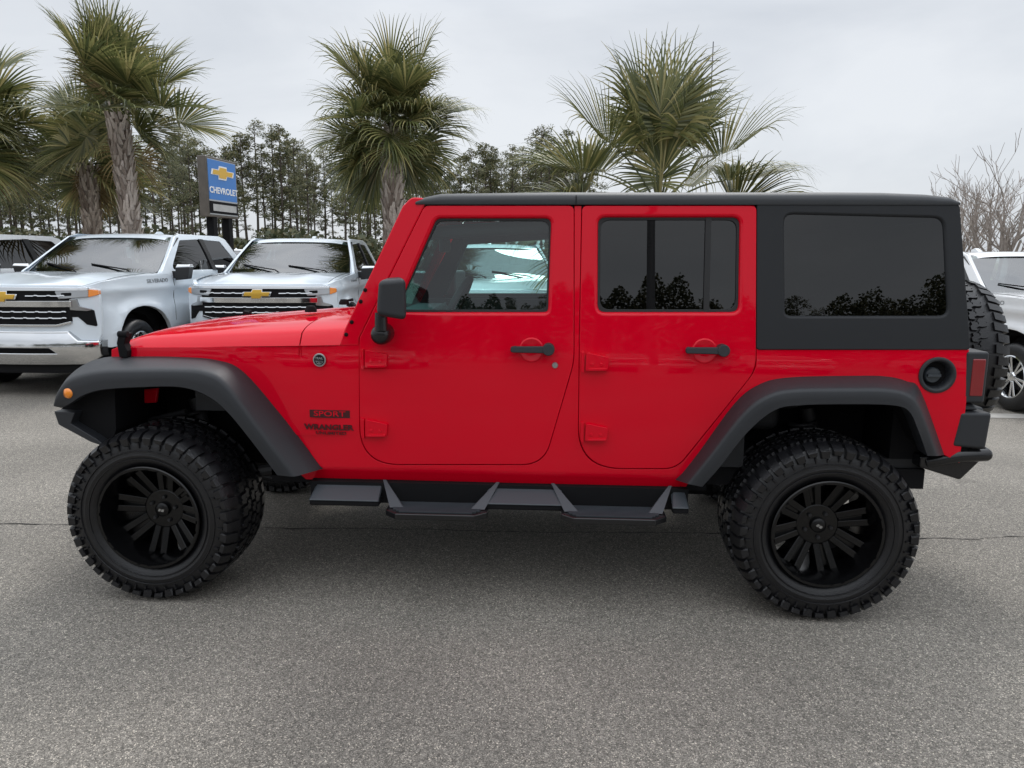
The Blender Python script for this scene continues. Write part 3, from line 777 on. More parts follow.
def make_rim(parent):
    mb = MB(); h = .1875
    mb.lathe([(.228, -h + .040), (.235, -h + .012), (.236, -h + .004), (.232, -h), (.221, -h + .001), (.218, -h + .010), (.215, -h + .030), (.210, -h + .06), (.206, .06), (.214, .15), (.238, .165)], 'y', 72)
    for k in range(16):     # paired pads on the lip at the spoke ends
        a = 2 * PI * (k // 2) / 8 + (.105 if k % 2 else -.105)
        ca, sa = math.cos(a), math.sin(a)
        pts = []
        for r_, yy in ((.196, -h + .052), (.196, -h + .045), (.2135, -h - .003), (.2135, -h + .004)):
            pts.append((r_, yy))
        w_ = .0075
        vs = []
        for (r_, yy) in ((.203, -.10), (.2225, -h - .004)):
            for s, dy in ((-1, 0), (1, 0), (1, .03), (-1, .03)):
                vs.append((r_ * ca - s * w_ * sa, yy + dy, r_ * sa + s * w_ * ca))
        mb.hexa(vs)
    o = mb.build('rim_barrel', M['rim'], parent, smooth=True, ang=35)
    mb = MB()
    for k in range(8):
        a = 2 * PI * k / 8; ca, sa = math.cos(a), math.sin(a)
        def T(r_, t, y): return (r_ * ca - t * sa, y, r_ * sa + t * ca)
        for s in (-1, 1):
            # each spoke is a pair of ribs joined by a sunk web
            mb.hexa([T(.080, s * .005, -.02), T(.080, s * .036, -.02), T(.208, s * .048, .0), T(.208, s * .012, .0),
                     T(.080, s * .005, -.066), T(.080, s * .034, -.066), T(.208, s * .044, -.098), T(.208, s * .012, -.098)])
        mb.hexa([T(.07, -.028, -.02), T(.07, .028, -.02), T(.196, .030, -.005), T(.196, -.030, -.005), T(.07, -.028, -.056), T(.07, .028, -.056), T(.196, .030, -.070), T(.196, -.030, -.070)])
    mb.lathe([(.001, -.072), (.088, -.070), (.097, -.062), (.099, -.02), (.06, .0)], 'y', 40)
    bevel(mb.build('spokes', M['rim'], parent), .004, 2)
    mb = MB(); mb.lathe([(.001, -.094), (.024, -.093), (.032, -.088), (.034, -.066)], 'y', 24); mb.build('centre_cap', M['rim'], parent, smooth=True, ang=40)
    mb = MB()
    for dx, wd_ in ((-.008, .010), (.006, .012)):
        mb.add([(dx - wd_ / 2, -.0955, -.006), (dx + wd_ / 2, -.0955, -.006), (dx + wd_ / 2 + .003, -.0955, .006), (dx - wd_ / 2 + .003, -.0955, .006)], [(0, 1, 2, 3)])
    mb.build('cap_emblem', M['silver'], parent)
    for k in range(5):
        mb = MB(); a = 2 * PI * k / 5 + PI / 2; mb.lathe([(.001, -.084), (.007, -.083), (.0095, -.076), (.0095, -.06)], 'y', 10, (.058 * math.cos(a), 0, .058 * math.sin(a)))
        mb.build('lug_nut', M['steel'], parent, smooth=True, ang=40)
    for ch in list(parent.children):
        if ch.name.split('.')[0] in ('spokes', 'centre_cap', 'cap_emblem', 'lug_nut'): ch.location.y = .016
    mb = MB(); mb.lathe([(.04, .03), (.155, .03), (.155, .055), (.04, .055)], 'y', 40); mb.build('brake_disc', M['steel'], parent, smooth=True, ang=30)
    mb = MB(); mb.prism(rpoly([(.09, -.06), (.165, -.07), (.175, 0), (.165, .07), (.09, .06)], .02), lambda a, b, d: (a, d, b), .02, .07); mb.build('brake_caliper', M['steel'], parent)
HZ = .390
wheel0 = empty('wheel', (-1.4735, -.765, HZ), 0, car)
make_tyre(wheel0); make_rim(wheel0)
wheel0.rotation_euler = (0, rad(9), rad(-1.5))
for i, (x, y, ry, rz) in enumerate([(1.466, -.765, 31, 0), (-1.4735, .765, 50, 180), (1.466, .765, 12, 180)]):
    c = copy_tree(wheel0, car); c.location = (x, y, HZ); c.rotation_euler = (0, rad(ry), rad(rz))
spare = copy_tree(wheel0, car); spare.name = 'spare_wheel'; spare.location = (2.27, .0, 1.045); spare.rotation_euler = (0, rad(15), rad(90))

# ---- side steps
def step_bar(sgn):
    root = empty('side_step', (0, 0, 0), 0, car)
    z = .485
    def seg(u0, u1):
        mb = MB(); mk = MB()
        x0 = P(u0, 495, -.86)[0]; x1 = P(u1, 495, -.86)[0]
        mk.box(x0 - .003, x1 + .003, sgn * .78, sgn * .882, z - .042, z - .016); bevel(mk.build('step_tube', M['black'], root), .008)
        mb.hexa([(x0, sgn * .77, z + .03), (x1, sgn * .77, z + .03), (x1 + .005, sgn * .885, z - .018), (x0 - .005, sgn * .885, z - .018), (x0 + .015, sgn * .77, z + .045), (x1 - .005, sgn * .77, z + .045), (x1, sgn * .885, z - .012), (x0, sgn * .885, z - .012)])
        bevel(mb.build('step_bar', M['step'], root), .004)
    seg(311, 379); seg(486, 562); seg(673, 688)
    mb = MB(); x0 = P(311, 500, -.8)[0]; x1 = P(688, 500, -.8)[0]
    mb.box(x0, x1, sgn * .66, sgn * .80, z - .05, z + .045)
    for u in (330, 395, 560, 650): 
        x = P(u, 485, -.7)[0]; mb.box(x - .02, x + .02, sgn * .5, sgn * .78, z - .01, z + .03)
    mb.build('step_rail', M['black'], root)
    for (ua, ub, vv) in ((384, 487, 0), (561, 668, 0)):
        xa = P(ua, 508, -.96)[0]; xb = P(ub, 508, -.96)[0]; zz = .452
        poly = rpoly([(xa + .05, .815), (xb - .05, .815), (xb, .86), (xb, .935), (xb - .055, .985), (xa + .055, .985), (xa, .935), (xa, .86)], .012)
        mb = MB(); mb.prism(poly, lambda a, b, d: (a, sgn * b, zz + d), -.028, 0)
        pd = bevel(mb.build('step_pad', M['gloss'], root), .006, 2)
        mb = MB()
        for k in range(9):      # grip ribs
            y_ = .84 + k * .015; ins = .03 + max(0, .86 - y_) + max(0, y_ - .925) 
            mb.box(xa + ins, xb - ins, sgn * y_, sgn * (y_ + .006), zz + .0005, zz + .006)
        mb.build('grip_ribs', M['step'], pd)
        for xx, s in ((xa, -1), (xb, 1)):
            mb = MB(); xo = xx + s * .035
            mb.hexa([(xo - .008, sgn * .775, z + .045), (xo + .006, sgn * .775, z + .045), (xx - s * .045 + .030, sgn * .90, zz + .003), (xx - s * .045 - .030, sgn * .90, zz + .003),
                     (xo - .008, sgn * .785, z + .055), (xo + .006, sgn * .785, z + .055), (xx - s * .045 + .030, sgn * .915, zz + .003), (xx - s * .045 - .030, sgn * .915, zz + .003)])
            mb.build('step_bracket', M['step'], root)
for sgn in (-1, 1): step_bar(sgn)

# ---- hard top
rz0 = S(430, 205)[1]; rx0 = S(417, 205)[0]; rx1 = S(958, 204)[0]
top = MB(); vs = []; secs = []
for i, x in enumerate([rx0 - .005, rx0 + .03, rx0 + .10, .3, .7, 1.1, 1.5, rx1 - .30, rx1 - .12, rx1 - .03, rx1 + .004]):
    e0 = {0: .30, 1: .62, 2: .88, 7: .97, 8: .84, 9: .66, 10: .30}.get(i, 1)
    sec = []
    for s_, h_ in ((.724, 0), (.727, .018), (.722, .034), (.705, .047), (.67, .055), (.5, .062), (.25, .066), (0, .067)):
        sec.append((s_, h_ * e0))
    full = [(-a, b) for a, b in sec] + [(a, b) for a, b in reversed(sec[:-1])]
    secs.append([(x, a, rz0 + .002 + b) for a, b in full])
k = len(secs[0]); vs = [p for q in secs for p in q]
fs = [(i * k + j, i * k + j + 1, (i + 1) * k + j + 1, (i + 1) * k + j) for i in range(len(secs) - 1) for j in range(k - 1)]
fs += [tuple(range(k)), tuple((len(secs) - 1) * k + j for j in range(k))] + [(i * k, (i + 1) * k, (i + 2) * k - 1, (i + 1) * k - 1) for i in range(len(secs) - 1)]
top.add(vs, fs)
ht = top.build('hard_top', M['roof'], car, smooth=True, ang=55)
mb = MB(); mb.box(rx0 + .30, rx1 - .4, -.69, .69, rz0 - .03, rz0 - .001); mb.build('headliner', M['interior_grey'], ht)
xs_ = S(576, 200)[0]
for sgn in (-1, 1):
    mb = MB(); mb.prism([(xs_ - .0015, rz0 + .004), (xs_ + .0015, rz0 + .004), (xs_ + .0015, rz0 + .04), (xs_ - .0015, rz0 + .04)], lambda a, b, d: (a, sgn * (.7285 - d), b), 0, .02); mb.build('roof_seam', M['black'], ht)
qo = rpoly(SP([(758, 204), (958, 204.5), (968.5, 348.5), (757.5, 348.5)]), [.004, .02, .01, .01])
qh = rpoly(SP([(781, 211), (946, 215), (951, 319), (782, 319)]), [.05, .06, .05, .04])
for sgn in (-1, 1):
    q = panel('hard_top_side', qo, [qh], side(sgn, .006), M['hardtop'], ht, step=.05, thick=.04, r=.006, hr=.014)
    f = side(sgn)
    WAVE[0] = 0
    panel('quarter_window', [(x + (0), z) for x, z in qh], [], lambda a, b, d: f(a, b, d + .006), M['darkglass'], q, step=.1, thick=.004, r=.016)
    WAVE[0] = 1
# tailgate (swing gate) and rear glass
tgx = S(966, 350)[0]
mb = MB(); mb.box(tgx - .03, tgx + .012, -.765, .765, .76, 1.165); bevel(mb.build('tailgate', M['red'], car), .01, 3)
mb = MB()
xa = rx1 - .01; za = rz0; zb = 1.17
def rearq(y0, y1, t0, t1, nm, mt, off=0):
    mb = MB(); 
    X = lambda t: tgx + (xa - tgx) * t + off; Z = lambda t: zb + (za - zb) * t
    mb.hexa([(X(t0) - .03, y0, Z(t0)), (X(t0) + .014, y0, Z(t0)), (X(t0) + .014, y1, Z(t0)), (X(t0) - .03, y1, Z(t0)), (X(t1) - .03, y0 * .93, Z(t1)), (X(t1) + .014, y0 * .93, Z(t1)), (X(t1) + .014, y1 * .93, Z(t1)), (X(t1) - .03, y1 * .93, Z(t1))])
    return bevel(mb.build(nm, mt, ht), .008)
rearq(-.775, -.60, 0, 1, 'rear_pillar', M['hardtop']); rearq(.60, .775, 0, 1, 'rear_pillar', M['hardtop'])
rearq(-.598, .598, .90, 1, 'rear_header', M['hardtop']); rearq(-.598, .598, .01, .895, 'rear_window', M['darkglass'])
mb = MB()
for t in (.78, .9):
    X = tgx + (xa - tgx) * t; Z = zb + (za - zb) * t
    mb.box(X + .012, X + .03, -.70, -.62, Z - .02, Z + .01)
bevel(mb.build('rear_window_hinge', M['black'], ht), .003)

# ---- tail lights
for sgn in (-1, 1):
    mb = MB(); mb.box(tgx + .002, tgx + .095, sgn * .64, sgn * .795, .935, 1.155)
    t_ = bevel(mb.build('tail_light', M['plastic'], car), .012, 3)
    mb = MB(); mb.box(tgx + .028, tgx + .082, sgn * .70, sgn * .799, .965, 1.125); mb.box(tgx + .05, tgx + .099, sgn * .66, sgn * .78, .965, 1.125)
    bevel(mb.build('lens', M['redlens'], t_), .006, 3)
# ---- rear bumper
mb = MB(); mb.box(tgx + .01, tgx + .155, -.70, .70, .735, .90); rb_ = bevel(mb.build('rear_bumper', M['plastic'], car), .018, 3)
for sgn in (-1, 1):
    mb = MB()
    mb.hexa([(tgx - .02, sgn * .66, .745), (tgx + .12, sgn * .66, .735), (tgx + .12, sgn * .80, .735), (tgx - .02, sgn * .80, .745), (tgx + .0, sgn * .66, .895), (tgx + .13, sgn * .66, .895), (tgx + .13, sgn * .80, .895), (tgx + .0, sgn * .80, .895)])
    mb.hexa([(tgx + .01, sgn * .64, .90), (tgx + .09, sgn * .64, .90), (tgx + .09, sgn * .78, .90), (tgx + .01, sgn * .78, .90), (tgx + .02, sgn * .64, .93), (tgx + .07, sgn * .64, .93), (tgx + .07, sgn * .76, .93), (tgx + .02, sgn * .76, .93)])
    bevel(mb.build('bumper_end', M['plastic'], rb_), .014, 3)
    mb = MB(); mb.tube([(tgx - .10, sgn * .74, .66), (tgx + .02, sgn * .78, .70), (tgx + .14, sgn * .77, .705), (tgx + .18, sgn * .60, .70)], .028, 14)
    mb.hexa([(tgx - .14, sgn * .60, .64), (tgx + .08, sgn * .60, .58), (tgx + .05, sgn * .76, .585), (tgx - .13, sgn * .76, .64), (tgx - .14, sgn * .60, .70), (tgx + .15, sgn * .60, .70), (tgx + .15, sgn * .76, .70), (tgx - .13, sgn * .76, .69)])
    bevel(mb.build('bumper_bar', M['gloss'], rb_, smooth=True, ang=40), .01, 3)
mb = MB(); mb.box(tgx + .01, 2.22, -.16, .16, .92, 1.14); mb.build('spare_mount', M['black'], car)

# ---- fuel filler
fx, fz = S(937, 375)
fy = -ys(fx, fz)
mb = MB(); mb.lathe([(.076, .004), (.077, -.006), (.070, -.010), (.062, -.008), (.055, .015), (.050, .06), (.001, .062)], 'y', 40, (fx, fy, fz)); ff = mb.build('fuel_filler', M['plastic'], car, smooth=True, ang=60)
mb = MB(); mb.lathe([(.001, .015), (.030, .016), (.034, .022), (.034, .06)], 'y', 24, (fx - .008, fy, fz - .004)); mb.box(fx - .034, fx + .02, fy + .004, fy + .02, fz - .009, fz + .002)
mb.build('fuel_cap', M['step'], ff, smooth=True, ang=40)

# ---- badges and lettering
bx_, bz_ = S(319.5, 360)
f = side(-1)
bd = MB(); n = 32
bd.prism([(bx_ + .030 * math.cos(2 * PI * k / n), bz_ + .030 * math.sin(2 * PI * k / n)) for k in range(n)], f, -.004, .002)
bdg = bevel(bd.build('round_badge', M['silver'], car), .002)
bd = MB(); bd.prism([(bx_ + .0235 * math.cos(2 * PI * k / n), bz_ + .0235 * math.sin(2 * PI * k / n)) for k in range(n)], f, -.0052, 0); bd.build('badge_face', M['black'], bdg)
bd = MB(); bd.prism([(bx_ + .019 * math.cos(a), bz_ - .003 + .016 * math.sin(a)) for a in [PI + PI * k / 12 for k in range(13)]], f, -.0062, 0); bd.build('badge_field', M['silver'], bdg)
text_obj('badge_lettering', 'TRAIL', .014, M['silver'], bdg, lambda a, b, d: f(bx_ + a, bz_ + .008 + b, d - .006), .0004, .0008)
text_obj('badge_lettering', 'RATED', .013, M['black'], bdg, lambda a, b, d: f(bx_ + a, bz_ - .010 + b, d - .0068), .0004, .0006)
sx1, sz1 = S(329.5, 414)
dc = panel('sport_decal', [(sx1 - .092, sz1 - .017), (sx1 + .092, sz1 - .017), (sx1 + .092, sz1 + .017), (sx1 - .092, sz1 + .017)], [], lambda a, b, d: f(a, b, d - .0012), M['red_dark'], car, step=.02, stepa=.02, thick=.0012, r=.0004)
text_obj('decal_lettering', 'SPORT', .034, M['red'], dc, lambda a, b, d: f(sx1 + a, sz1 + b, d - .0022), .0002, .0005, 1.45)
sx2, sz2 = S(328.5, 427.5)
text_obj('model_lettering', 'WRANGLER', .034, M['red_dark'], car, lambda a, b, d: f(sx2 + a, sz2 + b, d - .002), .0012, .001, 1.22)
sx3, sz3 = S(331, 433.2)
text_obj('model_lettering', 'UNLIMITED', .018, M['red_dark'], car, lambda a, b, d: f(sx3 + a, sz3 + b, d - .002), .0002, .001, 1.55)

# ---- interior
def seat(x, y, back_h=.62):
    root = empty('front_seat', (x, y, 0), 0, car)
    mb = MB(); mb.box(-.26, .24, -.25, .25, .72, .90); bevel(mb.build('seat_cushion', M['interior'], root), .05, 4)
    mb = MB(); mb.hexa([(.14, -.24, .86), (.30, -.24, .86), (.30, .24, .86), (.14, .24, .86), (.32, -.20, 1.36), (.42, -.20, 1.36), (.42, .20, 1.36), (.32, .20, 1.36)])
    bevel(mb.build('backrest', M['interior'], root), .05, 4)
    mb = MB(); mb.box(.34, .44, -.12, .12, 1.39, 1.56); bevel(mb.build('headrest', M['interior'], root), .04, 4)
seat(.12, -.38); seat(.12, .38)
mb = MB(); mb.box(.95, 1.35, -.6, .6, .75, .9); mb.box(1.3, 1.45, -.6, .6, .85, 1.35); bevel(mb.build('rear_seat', M['interior'], car), .05, 3)
mb = MB(); mb.hexa([(-.55, -.70, .95), (-.28, -.70, .90), (-.28, .70, .90), (-.55, .70, .95), (-.58, -.70, 1.25), (-.36, -.70, 1.25), (-.36, .70, 1.25), (-.58, .70, 1.25)])
bevel(mb.build('dashboard', M['interior_grey'], car), .04, 3)
mb = MB()
R_ = .185; cc = Vector((P(452, 300, -.38)[0], -.38, 1.27)); tilt = rad(62)
ring = [(cc + Vector((R_ * math.sin(a) * math.cos(tilt) * 1, R_ * math.cos(a), R_ * math.sin(a) * math.sin(tilt)))) for a in [2 * PI * k / 32 for k in range(33)]]
mb.tube(ring, .017, 8, False)
for a in (0, PI, -PI / 2): mb.tube([cc, cc + Vector((R_ * math.sin(a) * math.cos(tilt), R_ * math.cos(a), R_ * math.sin(a) * math.sin(tilt)))], .018, 8)
mb.tube([cc + Vector((-.005, 0, 0)), cc + Vector((-.20, 0, -.08))], [.06, .035], 10)
mb.build('steering_wheel', M['interior'], car, smooth=True, ang=50)
mb = MB(); mb.box(-.30, -.27, -.10, .14, 1.56, 1.63); bevel(mb.build('rear_view_mirror', M['interior'], car), .01)
mb = MB()
for x0 in (.50, 1.72):
    mb.tube([(x0, -.60, .9), (x0, -.60, 1.60), (x0, -.52, 1.70), (x0, .52, 1.70), (x0, .60, 1.60), (x0, .60, .9)], .032, 10)
for s in (-1, 1): mb.tube([(-.26, s * .62, 1.64), (.5, s * .6, 1.69), (1.72, s * .6, 1.69)], .032, 10)
mb.build('roll_bar', M['interior'], car, smooth=True, ang=50)
mb = MB(); mb.box(-.9, 2.0, -.70, .70, .62, .66); mb.box(-.62, -.60, -.68, .68, .6, 1.15); mb.build('cabin_floor', M['interior'], car)
for s in (-1, 1):
    mb = MB(); mb.box(-.5, 1.15, s * .745, s * .70, .62, S(500, 313)[1] - .02); mb.build('door_trim', M['interior'], car)

# ============================================================ TRUCK
def build_truck(paint, letter=True):
    T = empty('pickup_truck')
    W_ = 1.0
    def xs(y, z):
        v = W_ - .012 * ((z - .9) / .4) ** 2
        if z > 1.28: v -= .24 * (z - 1.28) - 0
        if z < .65: v -= (.65 - z) * .10
        if y < -.35: v -= .30 * ((-.35 - y) / .6) ** 2.4
        # door / fender sculpting
        v += .012 * math.exp(-((z - 1.12) / .05) ** 2) - .018 * math.exp(-((z - .98) / .10) ** 2)
        for cy in (0, 3.72):
            r_ = math.hypot(y - cy, z - .42)
            v += .035 * math.exp(-((r_ - .50) / .07) ** 2)
        return v
    def tside(s, off=0): return lambda a, b, d: (s * (xs(a, b) + off - d), a, b)
    def arc(cy, r_, a0, a1, n=14): return [(cy + r_ * math.cos(rad(a0 + (a1 - a0) * k / n)), .42 + r_ * math.sin(rad(a0 + (a1 - a0) * k / n))) for k in range(n + 1)]
    lower = [(-.80, .56), (-.84, 1.16), (-.6, 1.225), (-.1, 1.27), (.42, 1.30), (2.86, 1.31), (2.90, 1.40), (4.9, 1.42), (4.92, .62), (4.4, .58)] + arc(3.72, .49, 15, 165) + [(3.2, .50), (.56, .48)] + arc(0, .49, 12, 168) + [(-.55, .52)]
    green = [(.36, 1.285), (.50, 1.40), (1.11, 1.86), (1.28, 1.905), (2.50, 1.905), (2.66, 1.86), (2.98, 1.33), (2.98, 1.31)]
    wf_ = rpoly([(.60, 1.325), (1.20, 1.815), (1.80, 1.845), (1.84, 1.325)], [.08, .12, .03, .03])
    wr_ = rpoly([(1.90, 1.325), (1.87, 1.84), (2.45, 1.825), (2.78, 1.35)], [.03, .03, .08, .05])
    for s in (-1, 1):
        panel('side_panel', lower, [], tside(s), paint, T, step=.035, stepa=.14, thick=.05, r=.006)
        g = panel('cab_side', rpoly(green, .03), [wf_, wr_], tside(s, .001), paint, T, step=.08, stepa=.3, thick=.04, r=.008, hr=.006)
        panel('side_window', wf_, [], lambda a, b, d: tside(s)(a, b, d + .008), M['darkglass'], g, step=.1, thick=.004, r=.006)
        panel('side_window', wr_, [], lambda a, b, d: tside(s)(a, b, d + .008), M['darkglass'], g, step=.1, thick=.004, r=.006)
        mb = MB(); mb.prism([(1.81, 1.322), (1.93, 1.322), (1.91, 1.58), (1.90, 1.844), (1.77, 1.846), (1.80, 1.58)], tside(s), -.010, .01); mb.build('door_pillar', M['seal'], g)
        # door seams and handles
        for y_ in (.62, 1.88, 2.86):
            mb = MB(); mb.prism([(y_, .52), (y_ + .006, .52), (y_ + .006, 1.31), (y_, 1.31)], lambda a, b, d: tside(s)(a, b, d), -.0015, .01)
            mb2 = MB(); ks = 9
            for k in range(ks):
                z0, z1 = .52 + .79 * k / ks, .52 + .79 * (k + 1) / ks
                mb2.prism([(y_, z0), (y_ + .007, z0), (y_ + .007, z1), (y_, z1)], tside(s), -.0015, .01)
            mb2.build('door_seam', M['black'], T)
        for y_ in (1.55, 2.55):
            mb = MB(); mb.prism(rpoly([(y_, 1.13), (y_ + .24, 1.13), (y_ + .24, 1.165), (y_, 1.165)], .012), tside(s), -.03, -.008); bevel(mb.build('door_handle', M['chrome'], T), .004)
        mb = MB(); mb.hexa([(s * 1.04, .60, 1.375), (s * 1.26, .57, 1.385), (s * 1.26, .70, 1.385), (s * 1.04, .73, 1.375), (s * 1.06, .62, 1.43), (s * 1.25, .59, 1.43), (s * 1.25, .70, 1.43), (s * 1.06, .73, 1.43)])
        wm = bevel(mb.build('wing_mirror', M['chrome'], T, smooth=True), .015, 3)
        mb = MB(); mb.hexa([(s * 1.03, .60, 1.20), (s * 1.22, .58, 1.22), (s * 1.22, .70, 1.22), (s * 1.03, .73, 1.20), (s * 1.04, .605, 1.38), (s * 1.255, .575, 1.385), (s * 1.255, .70, 1.385), (s * 1.04, .73, 1.38)])
        mb.hexa([(s * .93, .64, 1.24), (s * 1.05, .62, 1.22), (s * 1.05, .70, 1.22), (s * .93, .74, 1.24), (s * .93, .64, 1.33), (s * 1.05, .62, 1.32), (s * 1.05, .70, 1.32), (s * .93, .76, 1.33)])
        bevel(mb.build('mirror_housing', M['seal'], wm), .012)
        mb = MB(); mb.box(s * .93, s * 1.02, .6, 3.1, .43, .50); bevel(mb.build('running_board', M['black'], T), .01)
        if letter:
            text_obj('fender_lettering', 'SILVERADO', .070, M['silver'], T, (lambda a, b, d: tside(s)(.30 + (a if s > 0 else -a), 1.205 + b, d - .002)), .001, .002, 1.0)
    # roof
    vs = []; fs = []; nx, ny = 16, 16
    for j in range(ny + 1):
        y = 1.02 + (2.66 - 1.02) * j / ny; e = max(0, 1 - (j / ny) / .2); e2 = max(0, ((j / ny) - .85) / .15)
        zb_ = 1.92 - .075 * e ** 2 - .05 * e2 ** 2
        for i in range(nx + 1):
            q = -1 + 2 * i / nx; w__ = xs(y, 1.86) - .004
            vs.append((q * w__, y + (.05 * q * q if j == 0 else 0), zb_ - .045 * abs(q) ** 5 - .018 * q * q))
    for j in range(ny):
        for i in range(nx):
            a = j * (nx + 1) + i; fs.append((a, a + 1, a + nx + 2, a + nx + 1))
    mb = MB(); mb.add(vs, fs); mb.build('roof', paint, T, smooth=True)
    mb = MB(); mb.prism(rpoly([(2.0, 1.915), (2.2, 1.915), (2.2, 1.95), (2.12, 1.975)], .01), lambda a, b, d: (d, a, b), -.03, .03); mb.build('roof_antenna', paint, T)
    # windshield: t from base to header
    def ws(a, b, d):     # a in -1..1, b in 0..1
        hw = .925 - .125 * b
        y = .30 + .80 * b + .10 * a * a * (1 - .45 * b); z = 1.30 + .575 * b - .02 * a * a + .03 * math.sin(PI * b)
        return (a * hw, y + d * .6, z - d * .8)
    panel('windshield', rpoly([(-.97, .02), (.97, .02), (.96, .97), (-.96, .97)], .08), [], ws, M['wsglass'], T, step=.12, stepa=.12, thick=.005, r=.004)
    panel('windshield_surround', [(-1.0, -.02), (1.0, -.02), (1.02, 1.0), (-1.02, 1.0)], [rpoly([(-.95, .03), (.95, .03), (.94, .95), (-.94, .95)], .08)], lambda a, b, d: ws(a, b, d + .004), M['seal'], T, step=.12, stepa=.12, thick=.01, r=.003)
    for s in (-1, 1):    # A pillars
        pts = [(s * (1.0 - .0 * t), ) for t in range(2)]
        vs = []
        for t in [k / 8 for k in range(9)]:
            a = Vector(ws(s * .985, t, -.006)); y_o, z_o = a.y + .07, a.z + .004
            b = Vector((s * (xs(y_o, min(1.86, z_o)) + .002), y_o, z_o - .010)); c = a.lerp(b, .55) + Vector((0, -.012, .010))
            vs += [a, c, b]
        mb = MB(); mb.add(vs, [(i * 3 + j, i * 3 + j + 1, i * 3 + j + 4, i * 3 + j + 3) for i in range(8) for j in range(2)]); mb.build('windshield_pillar', paint, T, smooth=True)
    mb = MB()
    for (a0, a1) in ((-.80, -.10), (-.02, .72)):
        mb.tube([ws(a0 + .68, .0, -.02), ws(a0 + .6, .05, -.03), ws(a0, .22 if a0 < -.5 else .18, -.012)], .010, 6)
    mb.build('wiper', M['black'], T)
    # hood
    vs = []; fs = []; nx, ny = 32, 20
    for j in range(ny + 1):
        t = j / ny
        for i in range(nx + 1):
            q = -1 + 2 * i / nx
            hw = .885 - .07 * (1 - t) ** 2
            y = (-.90 + .20 * abs(q) ** 3) * (1 - t) + t * (.34 + .11 * q * q)
            z = 1.185 + .135 * (1 - (1 - t) ** 2.2) - .02 * abs(q) ** 4 * (1 - .4 * t) + .018 * math.exp(-((abs(q) - .62) / .16) ** 2) * math.sin(PI * min(1, t * 1.1)) - .012 * math.exp(-(q / .28) ** 2)
            if j == 0: z -= .03
            vs.append((q * hw, y, z))
    for j in range(ny):
        for i in range(nx):
            a = j * (nx + 1) + i; fs.append((a, a + 1, a + nx + 2, a + nx + 1))
    mb = MB(); mb.add(vs, fs); mb.build('hood', paint, T, smooth=True)
    # fender tops between the hood and the side panels
    for s in (-1, 1):
        vs = []
        ks = 16
        for k in range(ks + 1):
            t = k / ks; q = 1; hw = .885 - .07 * (1 - t) ** 2; y = -.70 * (1 - t) + t * .45; zh = 1.185 + .135 * (1 - (1 - t) ** 2.2) - .02 * (1 - .4 * t) - .004
            zl = 1.16 + (1.30 - 1.16) * t ** .6
            xo = xs(y, zl) - .002
            vs += [(s * (hw + .004), y, zh), (s * (hw + (xo - hw) * .45), y, zh - .004), (s * (hw + (xo - hw) * .85), y, zh - .018), (s * xo, y, zl - .006)]
        mb = MB(); mb.add(vs, [(i * 4 + j, i * 4 + j + 1, i * 4 + j + 5, i * 4 + j + 4) for i in range(ks) for j in range(3)]); mb.build('fender', paint, T, smooth=True)
    # front face
    def yf(x, z):
        a = abs(x)
        return -.955 + .10 * a * a + .17 * a ** 6 + .16 * max(0, z - 1.05) + .05 * max(0, .62 - z)
    def ff_(off): return lambda a, b, d: (a, yf(a, b) - off + d - (.045 * math.sin(PI * min(1, max(0, (b - .385) / .30))) if off == .035 else 0), b)
    def part(nm, poly, mt, off, par=T, holes=(), th=.03, r=.004, step=.5, sa=.07, hr=None): return panel(nm, poly, list(holes), ff_(off), mt, par, step=step, stepa=sa, thick=th + off, r=r, hr=hr)
    sym = lambda pts: [(x, z) for x, z in pts] + [(-x, z) for x, z in reversed(pts)]
    part('front_panel', sym([(.90, .50), (.97, .66), (.985, .9), (.97, 1.14), (.80, 1.19)]), paint, 0)
    g = part('grille', rpoly(sym([(.56, .755), (.74, .785), (.74, 1.14), (.6, 1.15)]), .01), M['black'], .012)
    part('chrome_trim', rpoly(sym([(.90, 1.135), (.90, 1.160), (.3, 1.168)]), .003), M['chrome'], .030, g)
    part('chrome_trim', rpoly(sym([(.76, .955), (.76, 1.015), (.15, 1.015)]), .006), M['chrome'], .034, g)
    part('chrome_trim', rpoly(sym([(.60, .745), (.74, .775), (.74, .788), (.59, .758)]), .002), M['chrome'], .028, g)
    for zc in (1.075, .895, .825):
        mb = MB(); x_ = -.70
        while x_ < .60:
            if zc > 1 and mb.v and x_ > .2 and mb.v[0][0] < 0: mb.build('grille_slat', M['silver'], g); mb = MB()
            if not (zc > 1 and abs(x_) < .20):
                ww = .10; zz = zc
                for (a, b, dz0, dz1) in ((x_, x_ + .09, 0, 0), (x_ + .09, x_ + .10, 0, .006), (x_ + .10, x_ + .13, .006, .006), (x_ + .13, x_ + .14, .006, 0)):
                    mb.hexa([(a, yf(a, zc) - .03, zz - .0055 + dz0), (b, yf(b, zc) - .03, zz - .0055 + dz1), (b, yf(b, zc) + .01, zz - .0055 + dz1), (a, yf(a, zc) + .01, zz - .0055 + dz0),
                             (a, yf(a, zc) - .024, zz + .0055 + dz0), (b, yf(b, zc) - .024, zz + .0055 + dz1), (b, yf(b, zc) + .01, zz + .0055 + dz1), (a, yf(a, zc) + .01, zz + .0055 + dz0)])
            x_ += .14
        mb.build('grille_slat', M['silver'], g)
